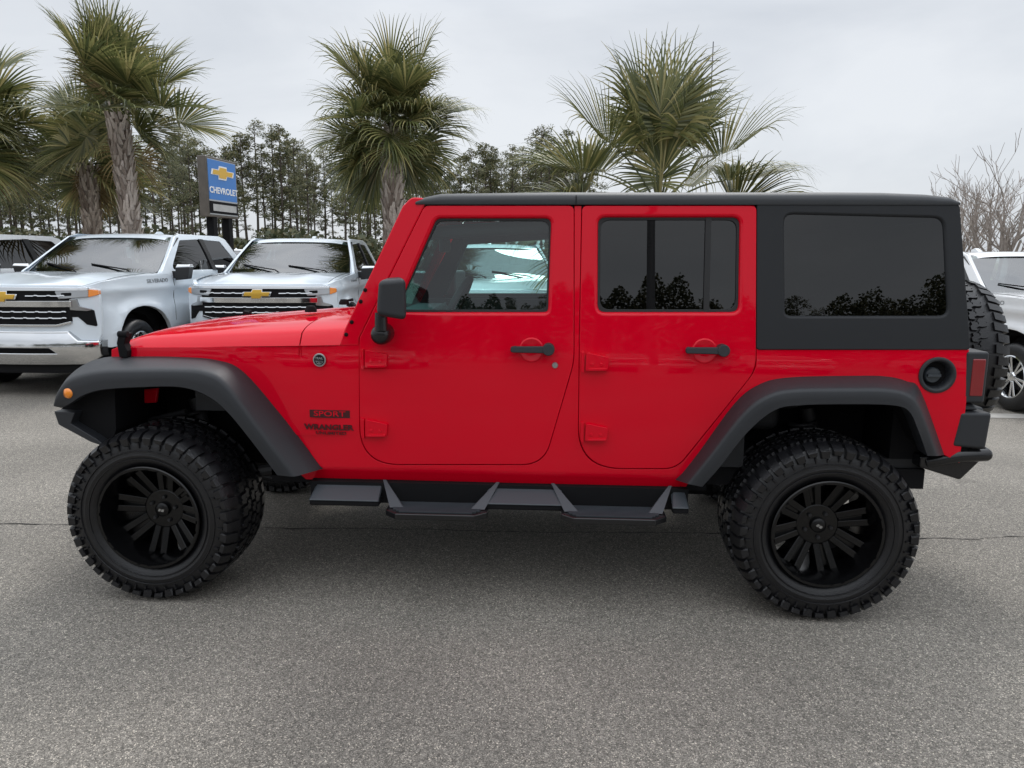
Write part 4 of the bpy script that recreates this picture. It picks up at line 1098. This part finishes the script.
    for s in (-1, 1):
        m_ = lambda l: [(s * x, z) for x, z in l]
        h_ = part('headlight', rpoly(m_([(.60, 1.125), (.90, 1.140), (.90, 1.065), (.64, 1.045)]), .008), M['silver'], .022)
        part('lamp_module', rpoly(m_([(.66, 1.104), (.76, 1.108), (.76, 1.080), (.68, 1.076)]), .008), M['black'], .026, h_)
        part('turn_signal', rpoly(m_([(.905, 1.14), (.972, 1.13), (.975, 1.085), (.905, 1.060)]), .008), M['amber'], .016)
        part('air_vent', rpoly(m_([(.70, .92), (.76, .935), (.93, .905), (.945, .74), (.87, .76), (.80, .84), (.70, .84)]), .008), M['black'], .008)
        part('vent_surround', rpoly(m_([(.74, 1.035), (.80, 1.03), (.82, .955), (.93, .915), (.88, .905), (.74, .92)]), .008), M['silver'], .018)
        mb = MB(); mb.lathe([(.001, 0), (.05, .0), (.05, .03)], 'y', 12, (s * .72, -.86, .50)); mb.build('fog_lamp', M['black'], T)
    bt = [(-.165, -.022), (-.062, -.022), (-.062, -.052), (.045, -.052), (.060, -.022), (.150, -.022), (.165, .022), (.062, .022), (.062, .052), (-.045, .052), (-.060, .022), (-.150, .022)]
    e_ = part('emblem_surround', [(x * 1.13, 1.065 + z * 1.16) for x, z in bt], M['chrome'], .036, step=.5, sa=None)
    part('emblem', [(x, 1.065 + z) for x, z in bt], M['gold'], .044, e_, step=.5, sa=None)
    bu = part('front_bumper', sym([(.86, .385), (.97, .46), (.975, .585), (.80, .60), (.70, .685)]) , M['chrome'], .035, step=.04, holes=[rpoly(sym([(.62, .485), (.52, .555)]), .01)], th=.09, r=.016, sa=.06, hr=.01)
    part('bumper_intake', rpoly(sym([(.66, .47), (.58, .57)]), .01), M['black'], .005, bu)
    part('skid_plate', sym([(.70, .28), (.80, .395)]), M['black'], .0)
    # rear cab wall, bed, tailgate, underbody
    mb = MB(); mb.box(-.86, .86, 2.74, 2.78, .9, 1.42); mb.box(-.93, .93, 2.98, 3.0, .6, 1.38); mb.build('cab_back', paint, T)
    mb = MB(); mb.hexa([(-.78, 2.90, 1.36), (.78, 2.90, 1.36), (.78, 2.92, 1.36), (-.78, 2.92, 1.36), (-.72, 2.68, 1.84), (.72, 2.68, 1.84), (.72, 2.70, 1.84), (-.72, 2.70, 1.84)]); mb.build('rear_window', M['darkglass'], T)
    mb = MB(); mb.box(-.9, .9, 2.98, 4.90, .80, .86); mb.box(-.96, .96, 4.88, 4.94, .62, 1.40)
    for s in (-1, 1): mb.box(s * .80, s * .955, 3.0, 4.9, 1.36, 1.40); mb.box(s * .80, s * .82, 3.0, 4.9, .85, 1.38)
    mb.build('cargo_bed', paint, T)
    mb = MB(); mb.box(-.80, .80, -.75, .55, .30, .95); mb.box(-.85, .85, .5, 2.9, .42, .60); mb.box(-.55, .55, 2.9, 4.8, .40, .62)
    mb.build('underbody', M['black'], T)
    # cabin
    mb = MB(); mb.box(-.80, .80, .62, .90, 1.0, 1.30); bevel(mb.build('dashboard', M['interior'], T), .04)
    for s in (-1, 1):
        mb = MB(); mb.box(s * .20, s * .68, 1.5, 1.72, .9, 1.52); mb.box(s * .32, s * .56, 1.60, 1.70, 1.5, 1.70); bevel(mb.build('seat', M['interior_grey'], T), .05, 3)
    mb = MB(); mb.lathe([(.175, -.012), (.19, 0), (.175, .012)], 'y', 24, (.40, 1.05, 1.22)); mb.build('steering_wheel', M['interior'], T)
    mb = MB(); mb.box(-.12, .12, 1.10, 1.13, 1.70, 1.77); bevel(mb.build('rear_view_mirror', M['black'], T), .01)
    mb = MB(); mb.box(-.8, .8, .9, 2.8, .55, .60); mb.build('cabin_floor', M['interior'], T)
    def back(y):
        if y < -.2: return y
        if y < .45: return y + .28 * (y + .2) / .65
        if y < 2.95: return y + .28
        return max(y, 3.23 + (y - 2.95) * .03) if y < 3.24 else y
    def lift(z):
        if z < .42: return z
        if z < .8: return z + .08 * (z - .42) / .38
        if z < 1.31: return z + .08
        return z + .08 * max(0, (1.92 - z) / .61)
    for ch in T.children_recursive:
        if ch.type == 'MESH':
            for v in ch.data.vertices: v.co.z = lift(v.co.z); v.co.y = back(v.co.y)
    # wheels
    wl = empty('wheel', (.88, 0, .415), 0, T)
    mb = MB(); mb.lathe([(.25, -.12), (.27, -.135), (.36, -.135), (.40, -.11), (.413, -.06), (.415, 0), (.413, .06), (.40, .11), (.36, .135), (.27, .135), (.25, .12)], 'x', 48)
    mb.build('tyre', M['rubber'], wl, smooth=True, ang=60)
    mb = MB(); mb.lathe([(.255, .125), (.262, .132), (.25, .138), (.235, .12), (.225, .05), (.22, -.1)], 'x', 40); mb.build('rim', M['chrome'], wl, smooth=True, ang=40)
    mb = MB()
    for k in range(12):
        a = 2 * PI * k / 12 + (.11 if k % 2 else -.11); ca, sa = math.cos(a), math.sin(a)
        T_ = lambda r_, t, x: (x, r_ * ca - t * sa, r_ * sa + t * ca)
        mb.hexa([T_(.05, -.014, .06), T_(.05, .014, .06), T_(.24, .020, .07), T_(.24, -.020, .07), T_(.05, -.012, .105), T_(.05, .012, .105), T_(.24, .017, .125), T_(.24, -.017, .125)])
    mb.lathe([(.001, .125), (.05, .12), (.065, .10), (.065, .05)], 'x', 20); bevel(mb.build('spokes', M['chrome'], wl), .004)
    mb = MB(); mb.lathe([(.001, .03), (.17, .03), (.17, -.02)], 'x', 24); mb.build('brake_disc', M['steel'], wl)
    for (x, y, rz) in ((-.88, 0, 180), (.88, 3.72, 0), (-.88, 3.72, 180)):
        c = copy_tree(wl, T); c.location = (x, y, .415); c.rotation_euler = (0, 0, rad(rz))
    for s in (-1, 1):
        for cy in (0, 3.72):
            pts = arc(cy, .50, -10, 190); mb = MB()
            mb.add([(s * .95, y, z) for y, z in pts] + [(s * .60, y, z) for y, z in pts], [(i, i + 1, len(pts) + i + 1, len(pts) + i) for i in range(len(pts) - 1)])
            mb.add([(s * .60, y, z) for y, z in pts], [tuple(range(len(pts)))]); mb.build('wheel_well', M['black'], T)
    return T
def repaint(root, old, new):
    for ch in root.children_recursive:
        if ch.type == 'MESH' and ch.data.materials and ch.data.materials[0] == old:
            ch.data = ch.data.copy(); ch.data.materials[0] = new
T1 = build_truck(M['truckpaint'])
def place_truck(o, front_u, Y, az, label, cat='pickup truck', group='pickup trucks parked in a row behind the red car'):
    """front grille centre stands in column front_u at world depth Y, long axis running back at azimuth az"""
    g = G(front_u, Y); a = rad(az)
    d = Vector((math.sin(a), math.cos(a), 0))
    x, y = g.x + d.x * .95, g.y + d.y * .95
    o.location = (x, y, gz(x, y)); o.rotation_euler = (0, 0, -a)
    tag(o, label, cat, group)
place_truck(T1, 12, 4.05, 1, 'pale silver pickup truck with chrome grille at the left edge of the photo')
T2 = copy_tree(T1); place_truck(T2, 262, 5.5, -5, 'pale silver pickup truck facing the camera, just left of the red car windshield')
T3 = copy_tree(T1); place_truck(T3, 498, 5.9, -7, 'pickup truck seen through the front side window of the red car')
T0 = copy_tree(T1); place_truck(T0, -300, 3.9, 1, 'white pickup truck with dark side windows cut off by the left edge of the photo'); T0.location = T1.location + Vector((-3.0, .35, 0)); repaint(T0, M['truckpaint'], M['whitepaint'])
T5 = copy_tree(T0); place_truck(T5, 1162, 4.3, -5, 'white pickup truck with chrome wheel behind the spare tyre at the right edge', group='pickup trucks parked behind the red car')
T6 = copy_tree(T0); place_truck(T6, 30, 12.5, -9, 'white vehicle roof showing between the two trucks at the far left', 'truck', 'vehicles parked far back')
T7 = copy_tree(T0); place_truck(T7, 232, 27, -15, 'distant white truck parked below the blue dealer sign', 'truck', 'vehicles parked far back')

# a row behind the photographer: shows only as reflections in the paint and glass
for k, (x, az) in enumerate([(-13, 176), (-7.5, 181), (-4.2, 178), (2.5, 180), (5.8, 183), (11.5, 179)]):
    t_ = copy_tree(T0); t_.location = (x, -15.5, 0); t_.rotation_euler = (0, 0, rad(az))
    tag(t_, 'white pickup truck parked behind the photographer, seen only as a reflection', 'pickup truck', 'trucks reflected in the paint')
# concrete kerb at the right
tag(sheet('kerb', 3.2, 14, 4.7, 4.95, 20, 1, .004, M['concrete'], gz), kind='structure')

# ============================================================ SIGN
sg = G(219, 20.0)
sign = tag(empty('dealer_sign', (sg.x, sg.y, 0), rad(84)), 'blue dealer sign with gold bow tie emblem and CHEVROLET lettering on two posts', 'sign')
SW, SD = 1.90, .30
zb_, zt_ = 2.80, 4.72
# local x runs along the face (away from the camera), face looks to local -y
mb = MB(); mb.box(0, SW, 0, SD, zb_, zt_); bevel(mb.build('sign_cabinet', M['signframe'], sign), .03, 2)
mb = MB(); mb.box(.10, SW - .10, -.02, 0, 3.36, zt_ - .09); mb.build('blue_face', M['signblue'], sign)
mb = MB(); mb.box(.08, SW - .08, -.012, 0, zb_ + .08, zt_ - .07); mb.build('face_trim', M['silver'], sign)
mb = MB(); mb.box(.10, SW - .10, -.03, -.012, zb_ + .12, 3.31); mb.build('lower_face', M['black'], sign)
mb = MB(); mb.box(.26, SW - .2, -.04, -.03, zb_ + .20, 3.22); mb.build('message_panel', M['signgrey'], sign)
bt = [(-.165, -.022), (-.062, -.022), (-.062, -.052), (.045, -.052), (.060, -.022), (.150, -.022), (.165, .022), (.062, .022), (.062, .052), (-.045, .052), (-.060, .022), (-.150, .022)]
sgm = lambda a, b, d: (a, -.02 + d, b)
mb = MB(); mb.prism([(SW / 2 + x * 4.3, 4.25 + z * 4.2) for x, z in bt], sgm, -.02, 0); mb.build('emblem_border', M['signwhite'], sign)
mb = MB(); mb.prism([(SW / 2 + x * 3.8, 4.25 + z * 3.3) for x, z in bt], sgm, -.03, -.01); mb.build('emblem', M['gold'], sign)
text_obj('sign_lettering', 'CHEVROLET', .28, M['signwhite'], sign, lambda a, b, d: (SW / 2 + .03 + a, -.026 + d, 3.66 + b), .006, .006, 1.12)
for x in (.30, 1.25):
    mb = MB(); mb.box(x, x + .26, SD / 2 - .13, SD / 2 + .13, -.3, zb_); bevel(mb.build('post', M['black'], sign), .02)

# ============================================================ PALMS
def palm_crown(rnd, n, L0, pet, up_bias, wid=.034, spread=(-55, 80), nl=44, droop=1.0, az_list=None):
    """fan fronds: long curved petiole, costa, radiating folded leaflets"""
    live = MB(); stems = MB()
    for k in range(n):
        el = rad(spread[0] + (spread[1] - spread[0]) * rnd.random() ** up_bias)
        az = k * 2.39996 + rnd.uniform(-.5, .5)
        if el < rad(-8) and math.sin(az) < -.62: el = rad(rnd.uniform(15, 60))
        if az_list and k < len(az_list): az, el = rad(az_list[k][0]), rad(az_list[k][1])
        dirh = Vector((math.cos(az), math.sin(az), 0)); p = Vector((0, 0, 0)); e = el + rad(12)
        pts = [p.copy()]
        pl = pet * (rnd.uniform(.9, 1.08) if az_list and k < len(az_list) else rnd.uniform(.35, 1.15))
        for s in range(6):
            e -= rad(4 * droop) * math.cos(el); p = p + (dirh * math.cos(e) + Vector((0, 0, math.sin(e)))) * pl / 6; pts.append(p.copy())
        stems.tube(pts, [.020, .017, .015, .013, .012, .011, .009], 5, False)
        d = (dirh * math.cos(e) + Vector((0, 0, math.sin(e)))).normalized()
        sidev = d.cross(Vector((0, 0, 1))); sidev = sidev.normalized() if sidev.length > .05 else Vector((-dirh.y, dirh.x, 0))
        nrmv = sidev.cross(d).normalized()
        roll = rnd.uniform(-.5, .5); sidev, nrmv = math.cos(roll) * sidev + math.sin(roll) * nrmv, -math.sin(roll) * sidev + math.cos(roll) * nrmv
        FL = L0 * rnd.uniform(.85, 1.12); cost = .28 * FL
        for i in range(nl):
            if rnd.random() < .05: continue
            t = -1 + 2 * i / (nl - 1)
            phi = t * rad(112 + rnd.uniform(-3, 3))
            base = p + d * cost * (1 - abs(t)) ** .8 - nrmv * .10 * (1 - abs(t)) * cost * 2
            ll = FL * (1 - .28 * abs(t) ** 2.5) * rnd.uniform(.9, 1.07)
            dir_ = (d * math.cos(phi) + sidev * math.sin(phi) + nrmv * (.15 + .55 * abs(t)) * .9 ).normalized()
            wv = (sidev * math.cos(phi) - d * math.sin(phi)).normalized()
            fold = nrmv * (.35 if i % 2 else -.35)
            q = base.copy(); prev = None; ns = 6; vsl = []; dd = dir_.copy()
            dr = droop * rnd.choice((.35, .7, 1.0, 1.4, 2.2))
            for s in range(ns + 1):
                u = s / ns
                ww = wid * (.35 + 1.0 * min(1, u * 3.2)) if u < .45 else wid * 1.35 * (1 - ((u - .45) / .57) ** 1.15)
                ww = max(ww, .003) * FL
                wa = (wv + fold * (1 - u)).normalized()
                vsl += [q - wa * ww * .5, q + wa * ww * .5]
                g = .03 + .42 * max(0, u - .40) * dr
                dd = (dd + Vector((0, 0, -1)) * g).normalized()
                q = q + dd * (ll / ns)
            live.add(vsl, [(2 * s, 2 * s + 1, 2 * s + 3, 2 * s + 2) for s in range(ns)])
    return live, stems
def palm(u, Y, hgt, r_tr, n, L0, pet, label, seed, lean=(0, 0), up_bias=1.0, spread=(-55, 80), droop=1.0, dead=6, az_list=None, nl=44, wid=.034):
    rnd = random.Random(seed); g = G(u, Y)
    root = tag(empty('palm_tree', (g.x, g.y, g.z)), label, 'palm tree', 'palm trees behind the parked cars')
    core = MB(); ks = 14; boots = MB()
    def ax(t): return Vector((lean[0] * t ** 1.4, lean[1] * t ** 1.4, hgt * t))
    core.tube([ax(t / ks) for t in range(ks + 1)], [r_tr * (1.08 - .12 * t / ks) * .86 for t in range(ks + 1)], 12)
    rows = int(hgt / .085)
    for k in range(rows):       # criss-cross leaf bases up the trunk
        t = k / rows; c = ax(t); rr = r_tr * (.94 - .06 * t) * (1 + (.18 if t > .82 else 0))
        m_ = 9
        for j in range(m_):
            a = 2 * PI * (j + .5 * (k % 2)) / m_ + rnd.uniform(-.12, .12); ln = .21 * rnd.uniform(.7, 1.35); st = .045 * rnd.uniform(.5, 1.6)
            ra = Vector((math.cos(a), math.sin(a), 0)); ta = Vector((-ra.y, ra.x, 0)); wb = r_tr * .29
            sl = rnd.choice((-1, 1)) * .05
            b0 = c + ra * rr * .84
            tip = c + ra * (rr + st) + Vector((0, 0, ln)) + ta * sl
            boots.add([b0 - ta * wb, b0 + ta * wb, tip + ta * wb * .35, tip - ta * wb * .35, b0 - ta * wb * .7 + ra * .035, b0 + ta * wb * .7 + ra * .035], [(4, 5, 2, 3), (0, 4, 3), (5, 1, 2), (0, 1, 5, 4)])
    tr = core.build('trunk', M['bark_palm'], root, smooth=True)
    boots.build('leaf_bases', M['bark_palm'], tr, fix=False)
    live, st = palm_crown(rnd, n, L0, pet, up_bias, wid, spread, nl, droop, az_list)
    topv = ax(1)
    for mb_, nm, mt in ((live, 'crown', M['palm']), (st, 'leaf_stems', M['palm'])):
        o = mb_.build(nm, mt, root, fix=False, smooth=False); o.location = topv
    if dead:
        lv, s2 = palm_crown(rnd, dead, L0 * .85, pet * .8, 1, wid, (-80, -35), 30, 1.8)
        o = lv.build('dead_fronds', M['palm_dead'], root, fix=False); o.location = topv
    return root
palm(147, 9.3, 4.05, .155, 46, .98, .82, 'tall palm with pale rough trunk standing behind the left silver truck', 11, lean=(-.16, .0), spread=(-40, 86), dead=3, droop=1.2, nl=48, wid=.027)
palm(106, 11.5, 3.45, .17, 34, .95, .70, 'shorter palm with reddish trunk just left of the tallest left palm', 12, spread=(-50, 78), dead=7, droop=1.4)
palm(-14, 9.0, 4.05, .17, 40, 1.0, .85, 'palm at the far left edge of the photo with only its outer fronds in view', 13, spread=(-58, 80), dead=6, droop=1.4)
palm(397, 9.2, 3.85, .17, 60, .92, .72, 'round headed palm behind the red car windshield, between the sign and the roof', 14, spread=(-52, 86), droop=2.3, dead=2, nl=48, wid=.026)
palm(653, 6.4, 2.35, .16, 26, 1.06, 1.05, 'palm with long arching stalks rising behind the roof of the red car', 15, spread=(-12, 86), dead=1, up_bias=.9, droop=2.3, nl=66, wid=.021,
     az_list=[(176, 73), (75, 85), (8, 53), (176, 31), (4, 29), (190, 3), (352, 1), (165, -6), (20, 4), (110, 60), (35, 66), (152, 46), (60, 40), (10, 74), (182, 42), (358, 40), (185, 16), (356, 15), (140, 76), (172, 60), (15, 30), (168, 20), (90, 68), (45, 78)])

# ============================================================ PINES
def pine_proto(seed, H=17.0):
    rnd = random.Random(seed)
    tr = MB(); cr_ = MB()
    bend = rnd.uniform(-.4, .4)
    ax = lambda t: Vector((bend * math.sin(t * 2.2), .2 * bend * math.sin(t * 3), H * t))
    tr.tube([ax(k / 8) for k in range(9)], [.20 * (1 - .80 * k / 8) for k in range(9)], 7)
    clumps = []
    nb = rnd.randint(34, 46)
    for k in range(nb):
        t = .40 + .59 * ((k + rnd.random()) / nb) ** .75
        if rnd.random() < .16: t = rnd.uniform(.15, .45)
        c = ax(t); a = rnd.uniform(0, 2 * PI)
        ln = (2.7 * (1 - t) ** .55 + .5) * rnd.uniform(.5, 1.15) * (1 if t > .4 else .7)
        d = Vector((math.cos(a), math.sin(a), rnd.uniform(-.1, .5)))
        e_ = c + d * ln
        tr.tube([c, c.lerp(e_, .5) + Vector((0, 0, .1)), e_], [.05, .035, .015], 4, False)
        clumps.append((e_, rnd.uniform(.45, .95) * (1 if t > .45 else .6)))
        if ln > 1.3: clumps.append((c.lerp(e_, .6) + Vector((rnd.uniform(-.3, .3), rnd.uniform(-.3, .3), .15)), rnd.uniform(.35, .7)))
    clumps.append((ax(1), .6))
    for c, r_ in clumps:
        for j in range(int(66 * (r_ / .7) ** 1.5)):
            v = Vector((rnd.gauss(0, 1), rnd.gauss(0, 1), rnd.gauss(0, 1))).normalized() * r_ * rnd.random() ** .5
            v.z *= .62; q = c + v; s = rnd.uniform(.07, .17)
            a1 = Vector((rnd.gauss(0, 1), rnd.gauss(0, 1), rnd.gauss(0, 1))).normalized(); b1 = a1.orthogonal().normalized()
            cr_.add([q - a1 * s, q + b1 * s * .55, q + a1 * s, q - b1 * s * .55], [(0, 1, 2, 3)])
    root = empty('pine_tree')
    tr.build('trunk', M['bark_pine'], root, fix=False, smooth=True); cr_.build('crown', M['needle'], root, fix=False)
    return root
protos = [pine_proto(100 + i) for i in range(7)]
rnd = random.Random(5)
npine = 0; used = set()
def put_pine(u, Y, h, label, group, x=None):
    global npine
    i = npine % 7; npine += 1
    if i in used: o = copy_tree(protos[i])
    else: o = protos[i]; used.add(i)
    g = G(u, Y) if x is None else Vector((x, Y, 0))
    s = h / 17.0; o.location = (g.x, g.y, g.z); o.rotation_euler = (0, 0, rnd.uniform(0, 6.28)); o.scale = (s * rnd.uniform(.85, 1.15),) * 2 + (s,)
    tag(o, label, 'pine tree', group); return o
u = -70
while u < 592:
    Y = rnd.uniform(70, 96)
    topy = 142 + 8 * math.sin(u * .021) + rnd.uniform(-10, 22) + max(0, (u - 400) * .05)
    if 440 < u < 500: topy += 10
    h = 1.5 + (257 - topy) / F_PX * (Y + 4)
    put_pine(u, Y, h, 'tall thin pine in the wood far behind the parked trucks', 'pines of the far wood')
    u += rnd.uniform(5.5, 11)
for k in range(48):     # second rank, deeper
    u = rnd.uniform(-70, 585); Y = rnd.uniform(96, 120); h = 1.5 + (257 - rnd.uniform(152, 185)) / F_PX * (Y + 4)
    put_pine(u, Y, h, 'tall thin pine in the wood far behind the parked trucks', 'pines of the far wood')
# trees across the road behind the photographer: they show as reflections in the windows
for k in range(46):
    x = -75 + k * 3.3 + rnd.uniform(-1, 1)
    put_pine(0, -46 - rnd.uniform(0, 12), rnd.uniform(8.5, 11), 'pine in the row behind the photographer, seen only as a reflection', 'pines reflected in the windows', x=x)
# undergrowth below the pines
def brush(name, x0, x1, y0, y1, hfun, n, seed, s0=.2):
    rnd = random.Random(seed); mb = MB()
    for k in range(n):
        x = rnd.uniform(x0, x1); y = rnd.uniform(y0, y1); h = hfun(x)
        q = Vector((x, y, h * rnd.random() ** .62)); s = rnd.uniform(.5, 1.4) * s0
        a1 = Vector((rnd.gauss(0, 1), rnd.gauss(0, 1), rnd.gauss(0, 1))).normalized(); b1 = a1.orthogonal().normalized()
        mb.add([q - a1 * s, q + b1 * s * .7, q + a1 * s, q - b1 * s * .7], [(0, 1, 2, 3)])
    o = mb.build(name, M['bushleaf'], fix=False)
    return tag(o, 'dark green undergrowth below the far pines', 'undergrowth', kind='stuff')
brush('undergrowth', -72, 14, 62, 70, lambda x: 3.0 + .9 * math.sin(x * .7) * math.sin(x * .23 + 1) + .6 * math.sin(x * 2.1), 22000, 7, .28)
brush('undergrowth', -32, 34, -44.5, -42, lambda x: 9.0 + .9 * math.sin(x * .31) + .7 * math.sin(x * 1.1) + .6 * math.sin(x * 3.3), 130000, 8, .10)
bpy.data.objects['undergrowth.001']['label'] = 'undergrowth behind the photographer, seen only in reflections'

# light pole behind the photographer (its reflection crosses the rear door window) and the one behind the right palm
def light_pole(x, y, h, label, arm=.6, r_=.09):
    root = tag(empty('light_pole', (x, y, 0)), label, 'light pole')
    mb = MB(); mb.lathe([(.28, 0), (.28, .7), (.001, .71)], 'z', 20); mb.build('concrete_base', M['concrete'], root, smooth=True, ang=40)
    mb = MB(); mb.tube([(0, 0, .7), (0, 0, h)], [r_, r_ * .7], 12); mb.tube([(-arm, 0, h - .5), (arm, 0, h - .5)], .04, 8); mb.build('pole', M['pole'], root, smooth=True, ang=40)
    for s in (-1, 1):
        mb = MB(); mb.box(s * arm - .25, s * arm + .25, -.16, .16, h - .5, h - .36); bevel(mb.build('lamp_head', M['pole'], root), .03)
light_pole(2.14, -11.6, 9.0, 'light pole behind the photographer, seen as a dark streak in the rear door window')
g = G(697, 40)
mast = tag(empty('mast', (g.x, g.y, g.z)), 'thin mast with a short crossbar far behind the right palm', 'mast')
mb = MB(); mb.tube([(0, 0, 0), (0, 0, 13.6)], .03, 6); mb.build('pole', M['pole'], mast)
mb = MB(); mb.tube([(-.45, 0, 12.6), (.45, 0, 12.6)], .022, 6); mb.build('crossbar', M['pole'], mast)

# bare tree at right
def bare_tree(u, Y, H, seed, label):
    rnd = random.Random(seed); g = G(u, Y)
    root = tag(empty('bare_tree', (g.x, g.y, g.z)), label, 'bare tree', 'leafless trees at the right')
    tr = MB(); br = MB(); tw = MB()
    def grow(p, d, ln, r_, lv):
        pts = [p.copy()]; q = p.copy(); dd = d.copy(); ks = 4
        for s in range(ks):
            dd = (dd + Vector((rnd.uniform(-.18, .18), rnd.uniform(-.18, .18), rnd.uniform(-.02, .16)))).normalized(); q = q + dd * ln / ks; pts.append(q.copy())
        tgt = (tr, br, br, tw, tw, tw)[lv]
        tgt.tube(pts, [r_ * (1 - .45 * s / ks) for s in range(ks + 1)], 6 if lv < 2 else 4, False)
        if lv >= 5: return
        nch = {0: 6, 1: 3, 2: 3, 3: 3, 4: 2}[lv]
        for c in range(nch):
            i = rnd.randint(1 if lv else 3, ks); a = rnd.uniform(0, 2 * PI); sp = rnd.uniform(.35, .85)
            o = dd.orthogonal().normalized(); o2 = dd.cross(o)
            nd = (dd + (o * math.cos(a) + o2 * math.sin(a)) * sp).normalized()
            grow(pts[i], nd, ln * rnd.uniform(.6, .82), max(.006, r_ * .52), lv + 1)
    grow(Vector((0, 0, 0)), Vector((0, 0, 1)), H * .20, .085, 0)
    tr.build('trunk', M['bark_bare'], root, fix=False, smooth=True); c = br.build('branches', M['bark_bare'], root, fix=False, smooth=True); tw.build('twigs', M['bark_bare'], c, fix=False)
bare_tree(992, 11.5, 8.6, 21, 'leafless tree rising behind the white truck, nearer the roof corner of the red car')
bare_tree(1045, 12.5, 9, 22, 'leafless tree at the very right edge behind the white truck')
bare_tree(952, 17, 7.5, 23, 'small leafless tree just clear of the rear roof corner of the red car')
